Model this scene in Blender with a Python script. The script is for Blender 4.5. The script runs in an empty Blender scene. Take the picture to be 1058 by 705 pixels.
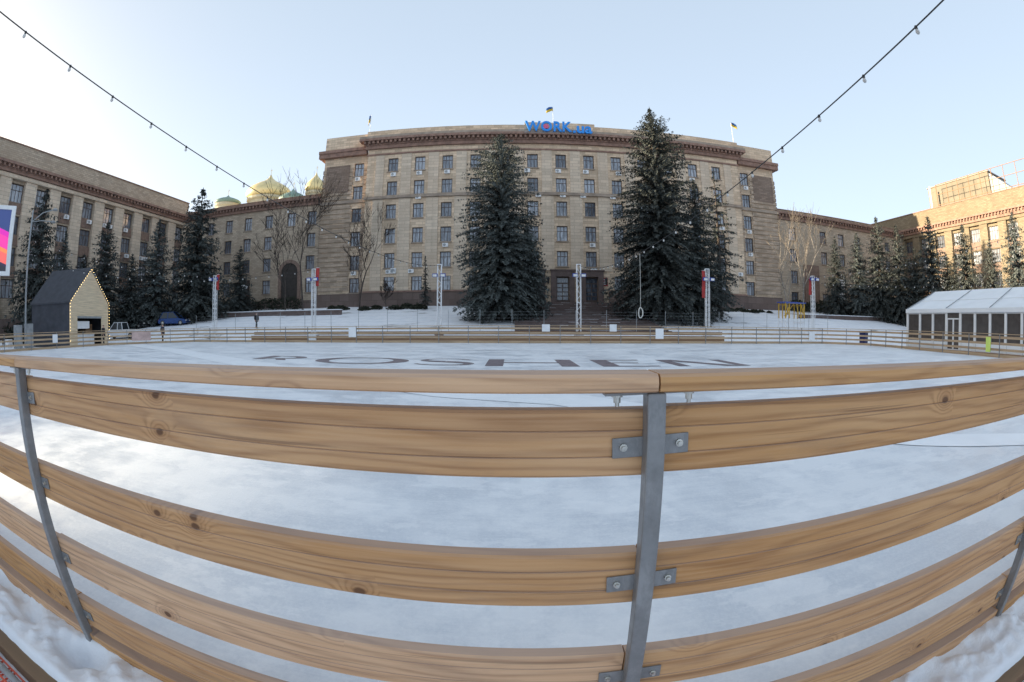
import bpy, bmesh, math, random
import numpy as np
from mathutils import Vector, Matrix, noise as mnoise

R = math.radians
scene = bpy.context.scene
COL = scene.collection
EYE = 1.36                      # camera height over the ice (ice is z = 0)

# ------------------------------------------------------------------ helpers
class MB:
    """Collects shapes; build() links them as ONE mesh object."""
    def __init__(self): self.v = []; self.f = []
    def add(self, vs, fs):
        n = len(self.v); self.v += [tuple(p) for p in vs]; self.f += [tuple(i + n for i in q) for q in fs]
    def quad(self, a, b, c, d): self.add([a, b, c, d], [(0, 1, 2, 3)])
    def box(self, x0, x1, y0, y1, z0, z1):
        vs = [(x0,y0,z0),(x1,y0,z0),(x1,y1,z0),(x0,y1,z0),(x0,y0,z1),(x1,y0,z1),(x1,y1,z1),(x0,y1,z1)]
        self.add(vs, [(0,3,2,1),(4,5,6,7),(0,1,5,4),(1,2,6,5),(2,3,7,6),(3,0,4,7)])
    def bar(self, a, b, w, h, up=(0,0,1)):
        a = Vector(a); b = Vector(b); d = (b - a).normalized(); up = Vector(up)
        if abs(d.dot(up)) > .99: up = Vector((1,0,0))
        s = d.cross(up).normalized() * (w/2); t = s.cross(d).normalized() * (h/2)
        vs = [a-s-t, a+s-t, a+s+t, a-s+t, b-s-t, b+s-t, b+s+t, b-s+t]
        self.add(vs, [(0,3,2,1),(4,5,6,7),(0,1,5,4),(1,2,6,5),(2,3,7,6),(3,0,4,7)])
    def tube(self, pts, radii, n=6, cap=True):
        pts = [Vector(p) for p in pts]
        if not hasattr(radii, '__len__'): radii = [radii]*len(pts)
        rings = []; prev = None
        for i, p in enumerate(pts):
            d = (pts[min(i+1, len(pts)-1)] - pts[max(i-1, 0)])
            d = d.normalized() if d.length > 1e-9 else Vector((0,0,1))
            if prev is None:
                u = d.cross(Vector((0,0,1)))
                if u.length < 1e-3: u = d.cross(Vector((1,0,0)))
            else:
                u = prev - d*prev.dot(d)
                if u.length < 1e-4: u = d.cross(Vector((1,0,.3)))
            u.normalize(); prev = u; w = d.cross(u)
            rings.append([p + (u*math.cos(2*math.pi*k/n) + w*math.sin(2*math.pi*k/n))*radii[i] for k in range(n)])
        vs = [q for r in rings for q in r]; fs = []
        for i in range(len(pts)-1):
            for k in range(n):
                fs.append((i*n+k, i*n+(k+1) % n, (i+1)*n+(k+1) % n, (i+1)*n+k))
        if cap:
            fs.append(tuple(reversed(range(n)))); fs.append(tuple((len(pts)-1)*n+k for k in range(n)))
        self.add(vs, fs)
    def lathe(self, prof, c=(0,0,0), n=16):
        cx, cy, cz = c; vs = []; fs = []
        for r, z in prof:
            for k in range(n):
                a = 2*math.pi*k/n; vs.append((cx+r*math.cos(a), cy+r*math.sin(a), cz+z))
        for i in range(len(prof)-1):
            for k in range(n):
                fs.append((i*n+k, i*n+(k+1) % n, (i+1)*n+(k+1) % n, (i+1)*n+k))
        fs.append(tuple(reversed(range(n)))); fs.append(tuple((len(prof)-1)*n+k for k in range(n)))
        self.add(vs, fs)
    def prism(self, poly, y0, y1, axis='y'):
        """poly in (x,z) extruded along y, or (y,z) along x, or (x,y) along z"""
        def P(a, b, t):
            return (a, t, b) if axis == 'y' else ((t, a, b) if axis == 'x' else (a, b, t))
        n = len(poly)
        vs = [P(a, b, y0) for a, b in poly] + [P(a, b, y1) for a, b in poly]
        fs = [tuple(range(n)), tuple(reversed(range(n, 2*n)))]
        fs += [(i, n+i, n+(i+1) % n, (i+1) % n) for i in range(n)]
        self.add(vs, fs)
    def mesh(self, name, mat=None, smooth=False):
        me = bpy.data.meshes.new(name); me.from_pydata(self.v, [], self.f)
        if mat: me.materials.append(mat)
        bm = bmesh.new(); bm.from_mesh(me); bmesh.ops.recalc_face_normals(bm, faces=bm.faces) if len(bm.faces) < 60000 else None
        bm.to_mesh(me); bm.free()
        if smooth:
            me.polygons.foreach_set('use_smooth', [True]*len(me.polygons))
        return me
    def build(self, name, mat=None, parent=None, loc=(0,0,0), rot=(0,0,0), smooth=False, bevel=0):
        return link(name, self.mesh(name, mat, smooth), parent, loc, rot, bevel)

def link(name, me, parent=None, loc=(0,0,0), rot=(0,0,0), bevel=0):
    o = bpy.data.objects.new(name, me); COL.objects.link(o); o.parent = parent
    o.location = loc; o.rotation_euler = rot
    if bevel:
        m = o.modifiers.new('edge', 'BEVEL'); m.width = bevel; m.segments = 2; m.limit_method = 'ANGLE'
    return o
def tag(o, label=None, cat=None, group=None, kind=None):
    if label: o['label'] = label
    if cat: o['category'] = cat
    if group: o['group'] = group
    if kind: o['kind'] = kind
    return o
def empty(name, loc=(0,0,0), rz=0, label=None, cat=None, group=None):
    o = bpy.data.objects.new(name, None); COL.objects.link(o); o.location = loc; o.rotation_euler = (0,0,rz)
    o.empty_display_size = .2
    return tag(o, label, cat, group)
def copy_tree(o, parent=None):
    c = o.copy(); COL.objects.link(c); c.parent = parent
    for ch in list(o.children): copy_tree(ch, c)
    return c

# ------------------------------------------------------------------ lens
F_PX, K_L, PITCH = 438.62, -.063267, -.040365        # fitted to the photograph's straight lines (1058 px wide)
CXP, CYP = 529, 352.5
def ray(x, y):
    px, py = x-CXP, -(y-CYP); r = math.hypot(px, py); u = r/F_PX; th = 2*math.asin(u/2)*(1+K_L*u*u)
    s = math.sin(th)/max(r, 1e-9); a, b, c = px*s, py*s, math.cos(th)
    C, S = math.cos(PITCH), math.sin(PITCH)
    return Vector((a, C*c-S*b, S*c+C*b))
def at(x, y, Y=None, X=None, Z=None):
    """a point of the place measured from the photograph at a known depth, side distance or height"""
    d = ray(x, y)
    t = Y/d.y if Y is not None else (X/d.x if X is not None else (Z-EYE)/d.z)
    return Vector((d.x*t, d.y*t, d.z*t+EYE))
def ground_z(x, y):
    def ss(a, b, t): t = max(0, min(1, (t-a)/(b-a))); return t*t*(3-2*t)
    z = -.03 + .25*ss(32.5, 35, y) + .136*(min(max(y, 34), 62)-34)
    if y < 31: z -= .14*ss(33.5, 32.5, abs(x))*0 + (.14 if abs(x) < 33 and y < 29 else 0)
    z += .18*ss(34, 36, y)*mnoise.noise(Vector((x*.11, y*.11, 3.1)))
    return z

# ------------------------------------------------------------------ materials
def new_mat(name):
    m = bpy.data.materials.new(name); m.use_nodes = True
    nt = m.node_tree; b = nt.nodes['Principled BSDF']
    return m, nt, b
def N(nt, t, **kw):
    n = nt.nodes.new(t)
    for k, v in kw.items():
        if k.startswith('i_'):
            n.inputs[k[2:].replace('_', ' ')].default_value = v
        else: setattr(n, k, v)
    return n
def L(nt, a, b): nt.links.new(a, b)
def math_n(nt, op, a, b=None, c=None):
    n = nt.nodes.new('ShaderNodeMath'); n.operation = op
    for i, x in enumerate((a, b, c)):
        if x is None: continue
        if isinstance(x, (int, float)): n.inputs[i].default_value = x
        else: nt.links.new(x, n.inputs[i])
    return n.outputs[0]
def mix_c(nt, fac, a, b, blend='MIX'):
    n = nt.nodes.new('ShaderNodeMix'); n.data_type = 'RGBA'; n.blend_type = blend
    for i, x in ((0, fac), (6, a), (7, b)):
        if isinstance(x, (int, float)): n.inputs[i].default_value = x
        elif isinstance(x, tuple): n.inputs[i].default_value = (*x, 1) if len(x) == 3 else x
        else: nt.links.new(x, n.inputs[i])
    return n.outputs[2]
def ramp(nt, fac, stops):
    n = nt.nodes.new('ShaderNodeValToRGB'); cr = n.color_ramp
    while len(cr.elements) < len(stops): cr.elements.new(.5)
    for e, (p, c) in zip(cr.elements, stops): e.position = p; e.color = (*c, 1) if len(c) == 3 else c
    nt.links.new(fac, n.inputs[0]); return n.outputs[0]
def grey(v): return (v, v, v)
def coords(nt, scale=(1,1,1), kind='Object', rnd=0):
    tc = nt.nodes.new('ShaderNodeTexCoord'); out = tc.outputs[kind]
    if rnd:
        oi = nt.nodes.new('ShaderNodeObjectInfo'); sc = nt.nodes.new('ShaderNodeVectorMath'); sc.operation = 'SCALE'
        cb = nt.nodes.new('ShaderNodeCombineXYZ')
        for i in range(3): nt.links.new(oi.outputs['Random'], cb.inputs[i])
        nt.links.new(cb.outputs[0], sc.inputs[0]); sc.inputs['Scale'].default_value = rnd
        ad = nt.nodes.new('ShaderNodeVectorMath'); ad.operation = 'ADD'; nt.links.new(out, ad.inputs[0]); nt.links.new(sc.outputs[0], ad.inputs[1]); out = ad.outputs[0]
    mp = nt.nodes.new('ShaderNodeMapping'); mp.inputs['Scale'].default_value = scale; nt.links.new(out, mp.inputs[0])
    return mp.outputs[0]
def noise_n(nt, vec, scale, detail=3, rough=.55):
    n = nt.nodes.new('ShaderNodeTexNoise'); n.inputs['Scale'].default_value = scale; n.inputs['Detail'].default_value = detail
    n.inputs['Roughness'].default_value = rough; nt.links.new(vec, n.inputs['Vector']); return n.outputs['Fac']
def bump(nt, bsdf, h, strength=.3, dist=.02):
    n = nt.nodes.new('ShaderNodeBump'); n.inputs['Strength'].default_value = strength; n.inputs['Distance'].default_value = dist
    nt.links.new(h, n.inputs['Height']); nt.links.new(n.outputs[0], bsdf.inputs['Normal'])

def simple(name, col, rough=.6, metal=0, var=.18, scale=3, spec=None):
    m, nt, b = new_mat(name)
    v = noise_n(nt, coords(nt, rnd=20), scale, 4)
    c = ramp(nt, v, [(.3, tuple(x*(1-var) for x in col)), (.7, tuple(min(1, x*(1+var)) for x in col))])
    L(nt, c, b.inputs['Base Color']); b.inputs['Roughness'].default_value = rough; b.inputs['Metallic'].default_value = metal
    if spec is not None: b.inputs['Specular IOR Level'].default_value = spec
    return m

def wood_near():
    m, nt, b = new_mat('planed_pine')
    co = coords(nt, rnd=37)
    sx = N(nt, 'ShaderNodeSeparateXYZ'); L(nt, co, sx.inputs[0])
    # low frequency wander of the growth lines
    mp = N(nt, 'ShaderNodeMapping'); mp.inputs['Scale'].default_value = (.8, 5, 5); L(nt, co, mp.inputs[0])
    wander = noise_n(nt, mp.outputs[0], 1.0, 2)
    # knots: sparse cells
    mp2 = N(nt, 'ShaderNodeMapping'); mp2.inputs['Scale'].default_value = (6.0, .001, 9.5); L(nt, co, mp2.inputs[0])
    sk_ = N(nt, 'ShaderNodeSeparateXYZ'); L(nt, mp2.outputs[0], sk_.inputs[0]); ck_ = N(nt, 'ShaderNodeCombineXYZ'); L(nt, sk_.outputs[0], ck_.inputs[0]); L(nt, sk_.outputs[2], ck_.inputs[1])
    vo = N(nt, 'ShaderNodeTexVoronoi', voronoi_dimensions='2D'); vo.inputs['Scale'].default_value = 1; L(nt, ck_.outputs[0], vo.inputs['Vector'])
    wn = noise_n(nt, co, 30, 2)
    kd = math_n(nt, 'ADD', vo.outputs['Distance'], math_n(nt, 'MULTIPLY', math_n(nt, 'SUBTRACT', wn, .5), .05))
    sep = N(nt, 'ShaderNodeSeparateColor'); L(nt, vo.outputs['Color'], sep.inputs[0])
    on = math_n(nt, 'GREATER_THAN', sep.outputs[0], .925)
    sw = math_n(nt, 'MULTIPLY', math_n(nt, 'POWER', 2.718, math_n(nt, 'MULTIPLY', math_n(nt, 'MULTIPLY', kd, kd), -12)), on)
    ph = math_n(nt, 'ADD', math_n(nt, 'MULTIPLY', sx.outputs[2], 80), math_n(nt, 'MULTIPLY', wander, 22))
    ph = math_n(nt, 'ADD', ph, math_n(nt, 'MULTIPLY', sx.outputs[1], 40))
    ph = math_n(nt, 'ADD', ph, math_n(nt, 'MULTIPLY', sw, 11))
    rings = math_n(nt, 'MULTIPLY', math_n(nt, 'ADD', math_n(nt, 'SINE', math_n(nt, 'MULTIPLY', ph, 2.2)), 1), .5)
    mp3 = N(nt, 'ShaderNodeMapping'); mp3.inputs['Scale'].default_value = (4, 130, 130); L(nt, co, mp3.inputs[0])
    fib = noise_n(nt, mp3.outputs[0], 1.0, 3)
    big = noise_n(nt, coords(nt, (.7, 3, 3), rnd=11), 1.6, 3)
    base = ramp(nt, big, [(.25, (.47, .232, .088)), (.5, (.565, .305, .130)), (.78, (.65, .385, .190))])
    c = mix_c(nt, math_n(nt, 'MULTIPLY', math_n(nt, 'POWER', rings, 2.5), .48), base, (.25, .105, .038))
    c = mix_c(nt, math_n(nt, 'MULTIPLY', ramp(nt, fib, [(.35, grey(0)), (.7, grey(1))]), .42), c, (.69, .42, .225))
    # streaks of weathering
    mp4 = N(nt, 'ShaderNodeMapping'); mp4.inputs['Scale'].default_value = (.8, 22, 22); L(nt, co, mp4.inputs[0])
    st = ramp(nt, noise_n(nt, mp4.outputs[0], 1.0, 4), [(.55, grey(0)), (.75, grey(1))])
    c = mix_c(nt, math_n(nt, 'MULTIPLY', st, .36), c, (.26, .16, .10))
    # fine drying cracks and scuffed, damp patches
    mp5 = N(nt, 'ShaderNodeMapping'); mp5.inputs['Scale'].default_value = (.9, 70, 70); L(nt, co, mp5.inputs[0])
    ck = ramp(nt, noise_n(nt, mp5.outputs[0], 1.0, 2), [(.665, grey(0)), (.70, grey(1))])
    c = mix_c(nt, math_n(nt, 'MULTIPLY', ck, .45), c, (.17, .09, .05))
    dm = ramp(nt, noise_n(nt, coords(nt, (1.6, 9, 9), rnd=23), 1.3, 6, .7), [(.54, grey(0)), (.66, grey(1))])
    c = mix_c(nt, math_n(nt, 'MULTIPLY', dm, .22), c, (.27, .18, .125))
    oi = N(nt, 'ShaderNodeObjectInfo'); hv = N(nt, 'ShaderNodeHueSaturation'); L(nt, c, hv.inputs['Color'])
    L(nt, math_n(nt, 'MULTIPLY_ADD', oi.outputs['Random'], .28, .86), hv.inputs['Value']); L(nt, math_n(nt, 'MULTIPLY_ADD', oi.outputs['Random'], -.25, 1.08), hv.inputs['Saturation']); c = hv.outputs[0]
    halo = math_n(nt, 'MULTIPLY', ramp(nt, kd, [(.10, grey(1)), (.34, grey(0))]), on)
    c = mix_c(nt, math_n(nt, 'MULTIPLY', halo, .35), c, (.26, .115, .045))
    core = math_n(nt, 'MULTIPLY', ramp(nt, kd, [(.075, grey(1)), (.12, grey(0))]), on)
    c = mix_c(nt, math_n(nt, 'MULTIPLY', core, .8), c, (.085, .035, .018))
    # upward-facing surfaces mixed towards a greyer tan
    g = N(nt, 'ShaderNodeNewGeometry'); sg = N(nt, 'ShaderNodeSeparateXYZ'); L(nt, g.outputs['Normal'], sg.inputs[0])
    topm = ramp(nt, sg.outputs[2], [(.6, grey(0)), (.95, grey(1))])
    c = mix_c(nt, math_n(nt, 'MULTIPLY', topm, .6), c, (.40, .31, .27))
    L(nt, c, b.inputs['Base Color']); b.inputs['Roughness'].default_value = .62; b.inputs['Specular IOR Level'].default_value = .3
    bump(nt, b, math_n(nt, 'ADD', fib, math_n(nt, 'MULTIPLY', rings, .5)), .18, .003)
    return m

def wood_far(name, col):
    m, nt, b = new_mat(name)
    v = noise_n(nt, coords(nt, (.35, 6, 6), rnd=17), 2, 4)
    c = ramp(nt, v, [(.3, tuple(x*.72 for x in col)), (.7, tuple(x*1.12 for x in col))])
    L(nt, c, b.inputs['Base Color']); b.inputs['Roughness'].default_value = .8
    return m

def galv():
    m, nt, b = new_mat('galvanised_steel')
    co = coords(nt, rnd=9)
    v = noise_n(nt, co, 22, 5, .65); v2 = noise_n(nt, coords(nt, (14, 14, 2), rnd=5), 3, 4)
    c = mix_c(nt, v2, ramp(nt, v, [(.3, grey(.17)), (.7, grey(.30))]), (.235, .238, .245))
    bl = ramp(nt, noise_n(nt, coords(nt, (3, 3, 1.2), rnd=3), 6, 6, .7), [(.52, grey(0)), (.64, grey(1))]); c = mix_c(nt, math_n(nt, 'MULTIPLY', bl, .45), c, (.36, .36, .365))
    ru = ramp(nt, noise_n(nt, coords(nt, (18, 18, 1.5), rnd=6), 1.5, 4), [(.62, grey(0)), (.72, grey(1))]); c = mix_c(nt, math_n(nt, 'MULTIPLY', ru, .35), c, (.16, .12, .10))
    L(nt, c, b.inputs['Base Color']); b.inputs['Metallic'].default_value = .25; b.inputs['Specular IOR Level'].default_value = .35
    L(nt, ramp(nt, v, [(.3, grey(.5)), (.7, grey(.36))]), b.inputs['Roughness'])
    bump(nt, b, v, .12, .004)
    return m

def stone(name, col, mortar=.62, bw=1.1, bh=.42, var=.25, vertical=True):
    m, nt, b = new_mat(name)
    tc = N(nt, 'ShaderNodeTexCoord'); sx = N(nt, 'ShaderNodeSeparateXYZ'); L(nt, tc.outputs['Object'], sx.inputs[0])
    cb = N(nt, 'ShaderNodeCombineXYZ'); L(nt, math_n(nt, 'ADD', sx.outputs[0], sx.outputs[1]), cb.inputs[0]); L(nt, sx.outputs[2], cb.inputs[1])
    br = N(nt, 'ShaderNodeTexBrick'); L(nt, cb.outputs[0], br.inputs['Vector'])
    br.inputs['Scale'].default_value = 1; br.inputs['Brick Width'].default_value = bw; br.inputs['Row Height'].default_value = bh
    br.inputs['Mortar Size'].default_value = .028; br.inputs['Mortar Smooth'].default_value = .3; br.inputs['Bias'].default_value = 0
    br.inputs['Color1'].default_value = (*[x*(1-var) for x in col], 1); br.inputs['Color2'].default_value = (*[x*(1+var) for x in col], 1)
    br.inputs['Mortar'].default_value = (*[x*mortar for x in col], 1)
    # stains: rain streaks and large blotches
    st = noise_n(nt, coords(nt, (.5, .5, .06)), 1.2, 5, .6)
    bl = noise_n(nt, coords(nt, (.07, .07, .09)), 1.6, 4, .6)
    c = mix_c(nt, ramp(nt, st, [(.48, grey(0)), (.76, grey(.6))]), br.outputs['Color'], tuple(x*.6 for x in col))
    c = mix_c(nt, ramp(nt, bl, [(.35, grey(.45)), (.62, grey(0))]), c, (col[0]*.80, col[1]*.74, col[2]*.70))
    fine = noise_n(nt, coords(nt), 9, 4)
    c = mix_c(nt, .35, c, ramp(nt, fine, [(.3, grey(.35)), (.7, grey(.65))]), 'OVERLAY')
    L(nt, c, b.inputs['Base Color']); b.inputs['Roughness'].default_value = .88; b.inputs['Specular IOR Level'].default_value = .2
    bump(nt, b, br.outputs['Fac'], -.35, .03)
    return m

def glass_win():
    m, nt, b = new_mat('window_glass')
    oi = N(nt, 'ShaderNodeObjectInfo')
    # curtains and dark rooms behind the pane, different in every window
    co = coords(nt, (5, 5, .6), rnd=31); v = noise_n(nt, co, 1.2, 2)
    cur = ramp(nt, v, [(.47, grey(0)), (.56, grey(1))])
    dark = mix_c(nt, oi.outputs['Random'], (.04, .05, .07), (.27, .30, .34))
    amt = math_n(nt, 'MULTIPLY', cur, ramp(nt, oi.outputs['Random'], [(.15, grey(.2)), (.7, grey(.95))]))
    c = mix_c(nt, amt, dark, (.42, .45, .50))
    L(nt, c, b.inputs['Base Color']); b.inputs['Roughness'].default_value = .06; b.inputs['IOR'].default_value = 1.75
    bump(nt, b, noise_n(nt, coords(nt, rnd=7), 1.3, 1), .05, .05)
    return m

def snow_mat(name, dirty=0.0, fine=1.0):
    m, nt, b = new_mat(name)
    co = coords(nt)
    v = noise_n(nt, co, 1.1, 5, .6); f = noise_n(nt, co, 26*fine, 5, .7)
    c = ramp(nt, v, [(.3, (.74, .77, .82)), (.65, (.87, .88, .90))])
    if dirty:
        d = noise_n(nt, coords(nt, (.09, .15, .1)), 1.6, 6, .62)
        dm = ramp(nt, d, [(.60, grey(0)), (.68, grey(dirty))])
        c = mix_c(nt, dm, c, (.16, .145, .13))
    L(nt, c, b.inputs['Base Color']); b.inputs['Roughness'].default_value = .75; b.inputs['Specular IOR Level'].default_value = .3
    bump(nt, b, math_n(nt, 'ADD', f, math_n(nt, 'MULTIPLY', v, 2)), .35, .03)
    return m

def ice_mat():
    m, nt, b = new_mat('rink_ice')
    co = coords(nt)
    big = noise_n(nt, coords(nt, (.45, .9, 1)), 1.0, 6, .6)
    mid = noise_n(nt, coords(nt, (1, 1, 1)), 2.3, 8, .72)
    fine = noise_n(nt, co, 38, 6, .75)
    streak = noise_n(nt, coords(nt, (.5, 9, 1)), 2.0, 6, .7)
    wet = ramp(nt, math_n(nt, 'ADD', math_n(nt, 'MULTIPLY', big, .55), math_n(nt, 'MULTIPLY', mid, .45)), [(.44, grey(0)), (.55, grey(1))])
    c = mix_c(nt, wet, (.61, .65, .70), (.77, .795, .82))
    scr = ramp(nt, math_n(nt, 'ADD', math_n(nt, 'MULTIPLY', fine, .6), math_n(nt, 'MULTIPLY', streak, .4)), [(.45, grey(0)), (.64, grey(1))])
    c = mix_c(nt, math_n(nt, 'MULTIPLY', scr, .5), c, (.84, .86, .88))
    pat = ramp(nt, noise_n(nt, coords(nt, (.8, 1.5, 1)), 1.3, 12, .66), [(.545, grey(0)), (.575, grey(1))])
    c = mix_c(nt, math_n(nt, 'MULTIPLY', pat, .42), c, (.87, .885, .90))
    # skate cuts: thin pale scratches in a few directions
    for k_, (ang, sc_) in enumerate(((.35, 1.0), (-.5, 1.3), (1.15, .9))):
        mp_ = N(nt, 'ShaderNodeMapping'); mp_.inputs['Rotation'].default_value = (0, 0, ang); mp_.inputs['Scale'].default_value = (.25*sc_, 16*sc_, 1); mp_.inputs['Location'].default_value = (k_*3.3, k_, 0); L(nt, co, mp_.inputs[0])
        cu = ramp(nt, noise_n(nt, mp_.outputs[0], 1.0, 3, .7), [(.69, grey(0)), (.715, grey(1))])
        c = mix_c(nt, math_n(nt, 'MULTIPLY', cu, .45), c, (.90, .91, .92))
    L(nt, c, b.inputs['Base Color'])
    rg = mix_c(nt, wet, grey(.33), grey(.62)); L(nt, rg, b.inputs['Roughness'])
    b.inputs['Specular IOR Level'].default_value = .32
    bump(nt, b, math_n(nt, 'ADD', fine, math_n(nt, 'MULTIPLY', mid, .8)), .22, .012)
    return m

def foliage(name, a, bcol):
    m, nt, b = new_mat(name)
    co = coords(nt, rnd=40)
    v = noise_n(nt, co, .9, 3); f = noise_n(nt, co, 7, 2)
    c = ramp(nt, math_n(nt, 'ADD', math_n(nt, 'MULTIPLY', v, .5), math_n(nt, 'MULTIPLY', f, .5)), [(.36, a), (.64, bcol)])
    L(nt, c, b.inputs['Base Color']); b.inputs['Roughness'].default_value = .75; b.inputs['Specular IOR Level'].default_value = .25
    return m

def bark(name, a, bcol, sc=(3, 3, .8)):
    m, nt, b = new_mat(name)
    v = noise_n(nt, coords(nt, sc, rnd=13), 3, 5, .7)
    L(nt, ramp(nt, v, [(.35, a), (.62, bcol)]), b.inputs['Base Color']); b.inputs['Roughness'].default_value = .9
    return m

M = dict(
    wood=wood_near(), rail=wood_far('weathered_rail_wood', (.46, .33, .21)), brownwood=wood_far('brown_timber', (.27, .16, .09)),
    deck=wood_far('wet_deck_plank', (.20, .125, .07)),
    galv=galv(), bolt=simple('zinc_bolt', (.55, .54, .50), .32, .8),
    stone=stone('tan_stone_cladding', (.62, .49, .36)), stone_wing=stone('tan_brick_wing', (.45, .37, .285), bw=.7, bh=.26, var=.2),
    pil=stone('pale_pilaster_stone', (.61, .51, .40), bw=1.7, bh=.5, var=.14),
    trim=simple('brown_cornice_stone', (.25, .155, .12), .85, var=.3, scale=1.5),
    trimlight=simple('grey_tan_coping', (.31, .25, .20), .85, var=.25, scale=1),
    weather=stone('weathered_corner_stone', (.42, .335, .26), bw=1.1, bh=.42, var=.3), stone_sun_dimmed=stone('tan_brick_sun_dimmed', (.225, .185, .13), bw=.7, bh=.26, var=.2),  # right wing brick darkened in colour to offset the sun on it
    plinth=stone('dark_granite_plinth', (.165, .125, .11), bw=1.6, bh=1.0, var=.15),
    granite=simple('brown_granite_steps', (.115, .082, .074), .7, var=.25, scale=2),
    reliefstone=stone('dark_relief_stone', (.235, .18, .145), bw=.9, bh=.3, var=.25), spandrel=simple('brown_spandrel_panel', (.20, .135, .105), .7, var=.25),
    frame=simple('dark_brown_window_frame', (.075, .05, .042), .5), pane=glass_win(),
    roof=simple('flat_roof_felt', (.12, .115, .11), .9),
    snow=snow_mat('trodden_snow', 0, 2.2), ground=snow_mat('snowy_ground', .85, .3), ice=ice_mat(),
    paint=simple('ice_lettering_paint', (.19, .155, .168), .5, var=.25, scale=6),
    whitefilm=simple('white_film_under_ice', (.84, .87, .90), .5, var=.04, scale=1.5),
    blue=simple('blue_sign_letters', (.012, .25, .74), .4, var=.05), magenta=simple('magenta_sign_square', (.60, .10, .22), .4, var=.05),
    white=simple('white_painted_metal', (.72, .73, .74), .45, var=.06), pvc=simple('white_tent_fabric', (.74, .77, .80), .5, var=.05, scale=.8),
    paper=simple('white_notice_sheet', (.80, .81, .82), .6, var=.04), black=simple('black_rubber', (.02, .02, .022), .6),
    iron=simple('black_iron', (.018, .018, .02), .5), grey=simple('grey_painted_steel', (.28, .30, .31), .5),
    darkslate=simple('slate_grey_boarding', (.048, .052, .064), .75, var=.2, scale=2), cream=wood_far('pale_wood_boarding', (.72, .59, .41)),
    interior=simple('dark_interior', (.045, .038, .034), .9), red=simple('red_banner_cloth', (.36, .03, .028), .7),
    redsign=simple('red_plaque', (.30, .018, .028), .45), bluebox=simple('blue_lamp_housing', (.03, .07, .34), .5),
    yellow=simple('yellow_painted_steel', (.55, .33, .03), .5), yg=simple('lime_notice_sheet', (.62, .78, .18), .6, var=.06),
    gold=simple('gilded_dome', (.74, .60, .30), .45, .35, var=.12, scale=.8), green=simple('green_copper_dome', (.20, .29, .23), .55),
    church=simple('pale_church_wall', (.50, .44, .30), .85), conc=stone('bare_concrete', (.20, .178, .14), bw=3.2, bh=2.2, var=.1),  # plain tan-grey concrete colour with wide block joints
    spruce_a=foliage('blue_green_needles', (.052, .064, .062), (.150, .168, .160)),
    spruce_b=foliage('dark_green_needles', (.040, .048, .046), (.108, .120, .112)),
    shrub=foliage('dark_shrub_leaves', (.018, .022, .016), (.055, .06, .04)), twig=foliage('bare_brown_twigs', (.022, .016, .014), (.055, .042, .036)),
    birchtwig=foliage('pale_birch_twigs', (.08, .066, .055), (.19, .165, .14)), bark=bark('grey_brown_bark', (.030, .023, .020), (.085, .068, .058)), birch=bark('pale_birch_bark', (.13, .112, .095), (.36, .325, .285), (2, 2, 5)),
    carblue=simple('blue_car_paint', (.02, .06, .20), .25, .3, var=.05), carwhite=simple('white_car_paint', (.70, .71, .73), .3, var=.04),
    cardark=simple('dark_car_paint', (.03, .033, .036), .25, .3, var=.05), tentglass=simple('tinted_tent_glass', (.085, .075, .07), .10), carglass=simple('dark_car_glass', (.02, .025, .03), .08),
    lamp=simple('lamp_lens', (.7, .7, .66), .15), skin=simple('skin', (.50, .30, .22), .6, var=.05), coat=simple('black_coat', (.016, .017, .022), .8),
    coatnavy=simple('navy_coat', (.022, .028, .055), .8), trousers=simple('dark_trousers', (.02, .02, .024), .85), hair=simple('dark_knit_hat', (.02, .018, .017), .9),
    net=simple('orange_red_plastic_net', (.62, .075, .03), .5), flagblue=simple('blue_flag_cloth', (.03, .12, .36), .7), flagyel=simple('yellow_flag_cloth', (.72, .50, .04), .7),
    wire=simple('black_cable', (.012, .012, .013), .5), bulb=simple('frosted_bulb', (.55, .54, .52), .12), ring=simple('white_rope', (.55, .54, .50), .8),
    bin=simple('dark_blue_plastic', (.012, .025, .12), .5), mesh=simple('thin_grey_wire', (.36, .37, .38), .5, .4),
)
def lit(name, col, s):
    m, nt, b = new_mat(name); b.inputs['Base Color'].default_value = (*col, 1)
    b.inputs['Emission Color'].default_value = (*col, 1); b.inputs['Emission Strength'].default_value = s; return m
M['fairy'] = lit('warm_fairy_light', (1, .72, .32), 1.6)

# ------------------------------------------------------------------ setting: ground, ice, sky
xs = [-2500, -1200, -600, -300, -180] + [x for x in range(-130, 131, 2)] + [180, 300, 600, 1200, 2500]
ys = [-2500, -1000, -400, -150, -70] + [y for y in range(-40, 111, 2)] + [140, 200, 350, 700, 1400, 2500]
g = MB(); g.v = [(x, y, ground_z(x, y)) for y in ys for x in xs]
nx = len(xs)
g.f = [(j*nx+i, j*nx+i+1, (j+1)*nx+i+1, (j+1)*nx+i) for j in range(len(ys)-1) for i in range(nx-1)]
tag(g.build('ground', M['ground'], smooth=True), kind='structure')

FA = R(-1.53)                                          # direction of the near fence
FU = Vector((math.cos(FA), math.sin(FA), 0)); FV = Vector((-math.sin(FA), math.cos(FA), 0))
def fp(s, v, z=0): return FU*s + FV*v + Vector((0, 0, z))

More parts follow.
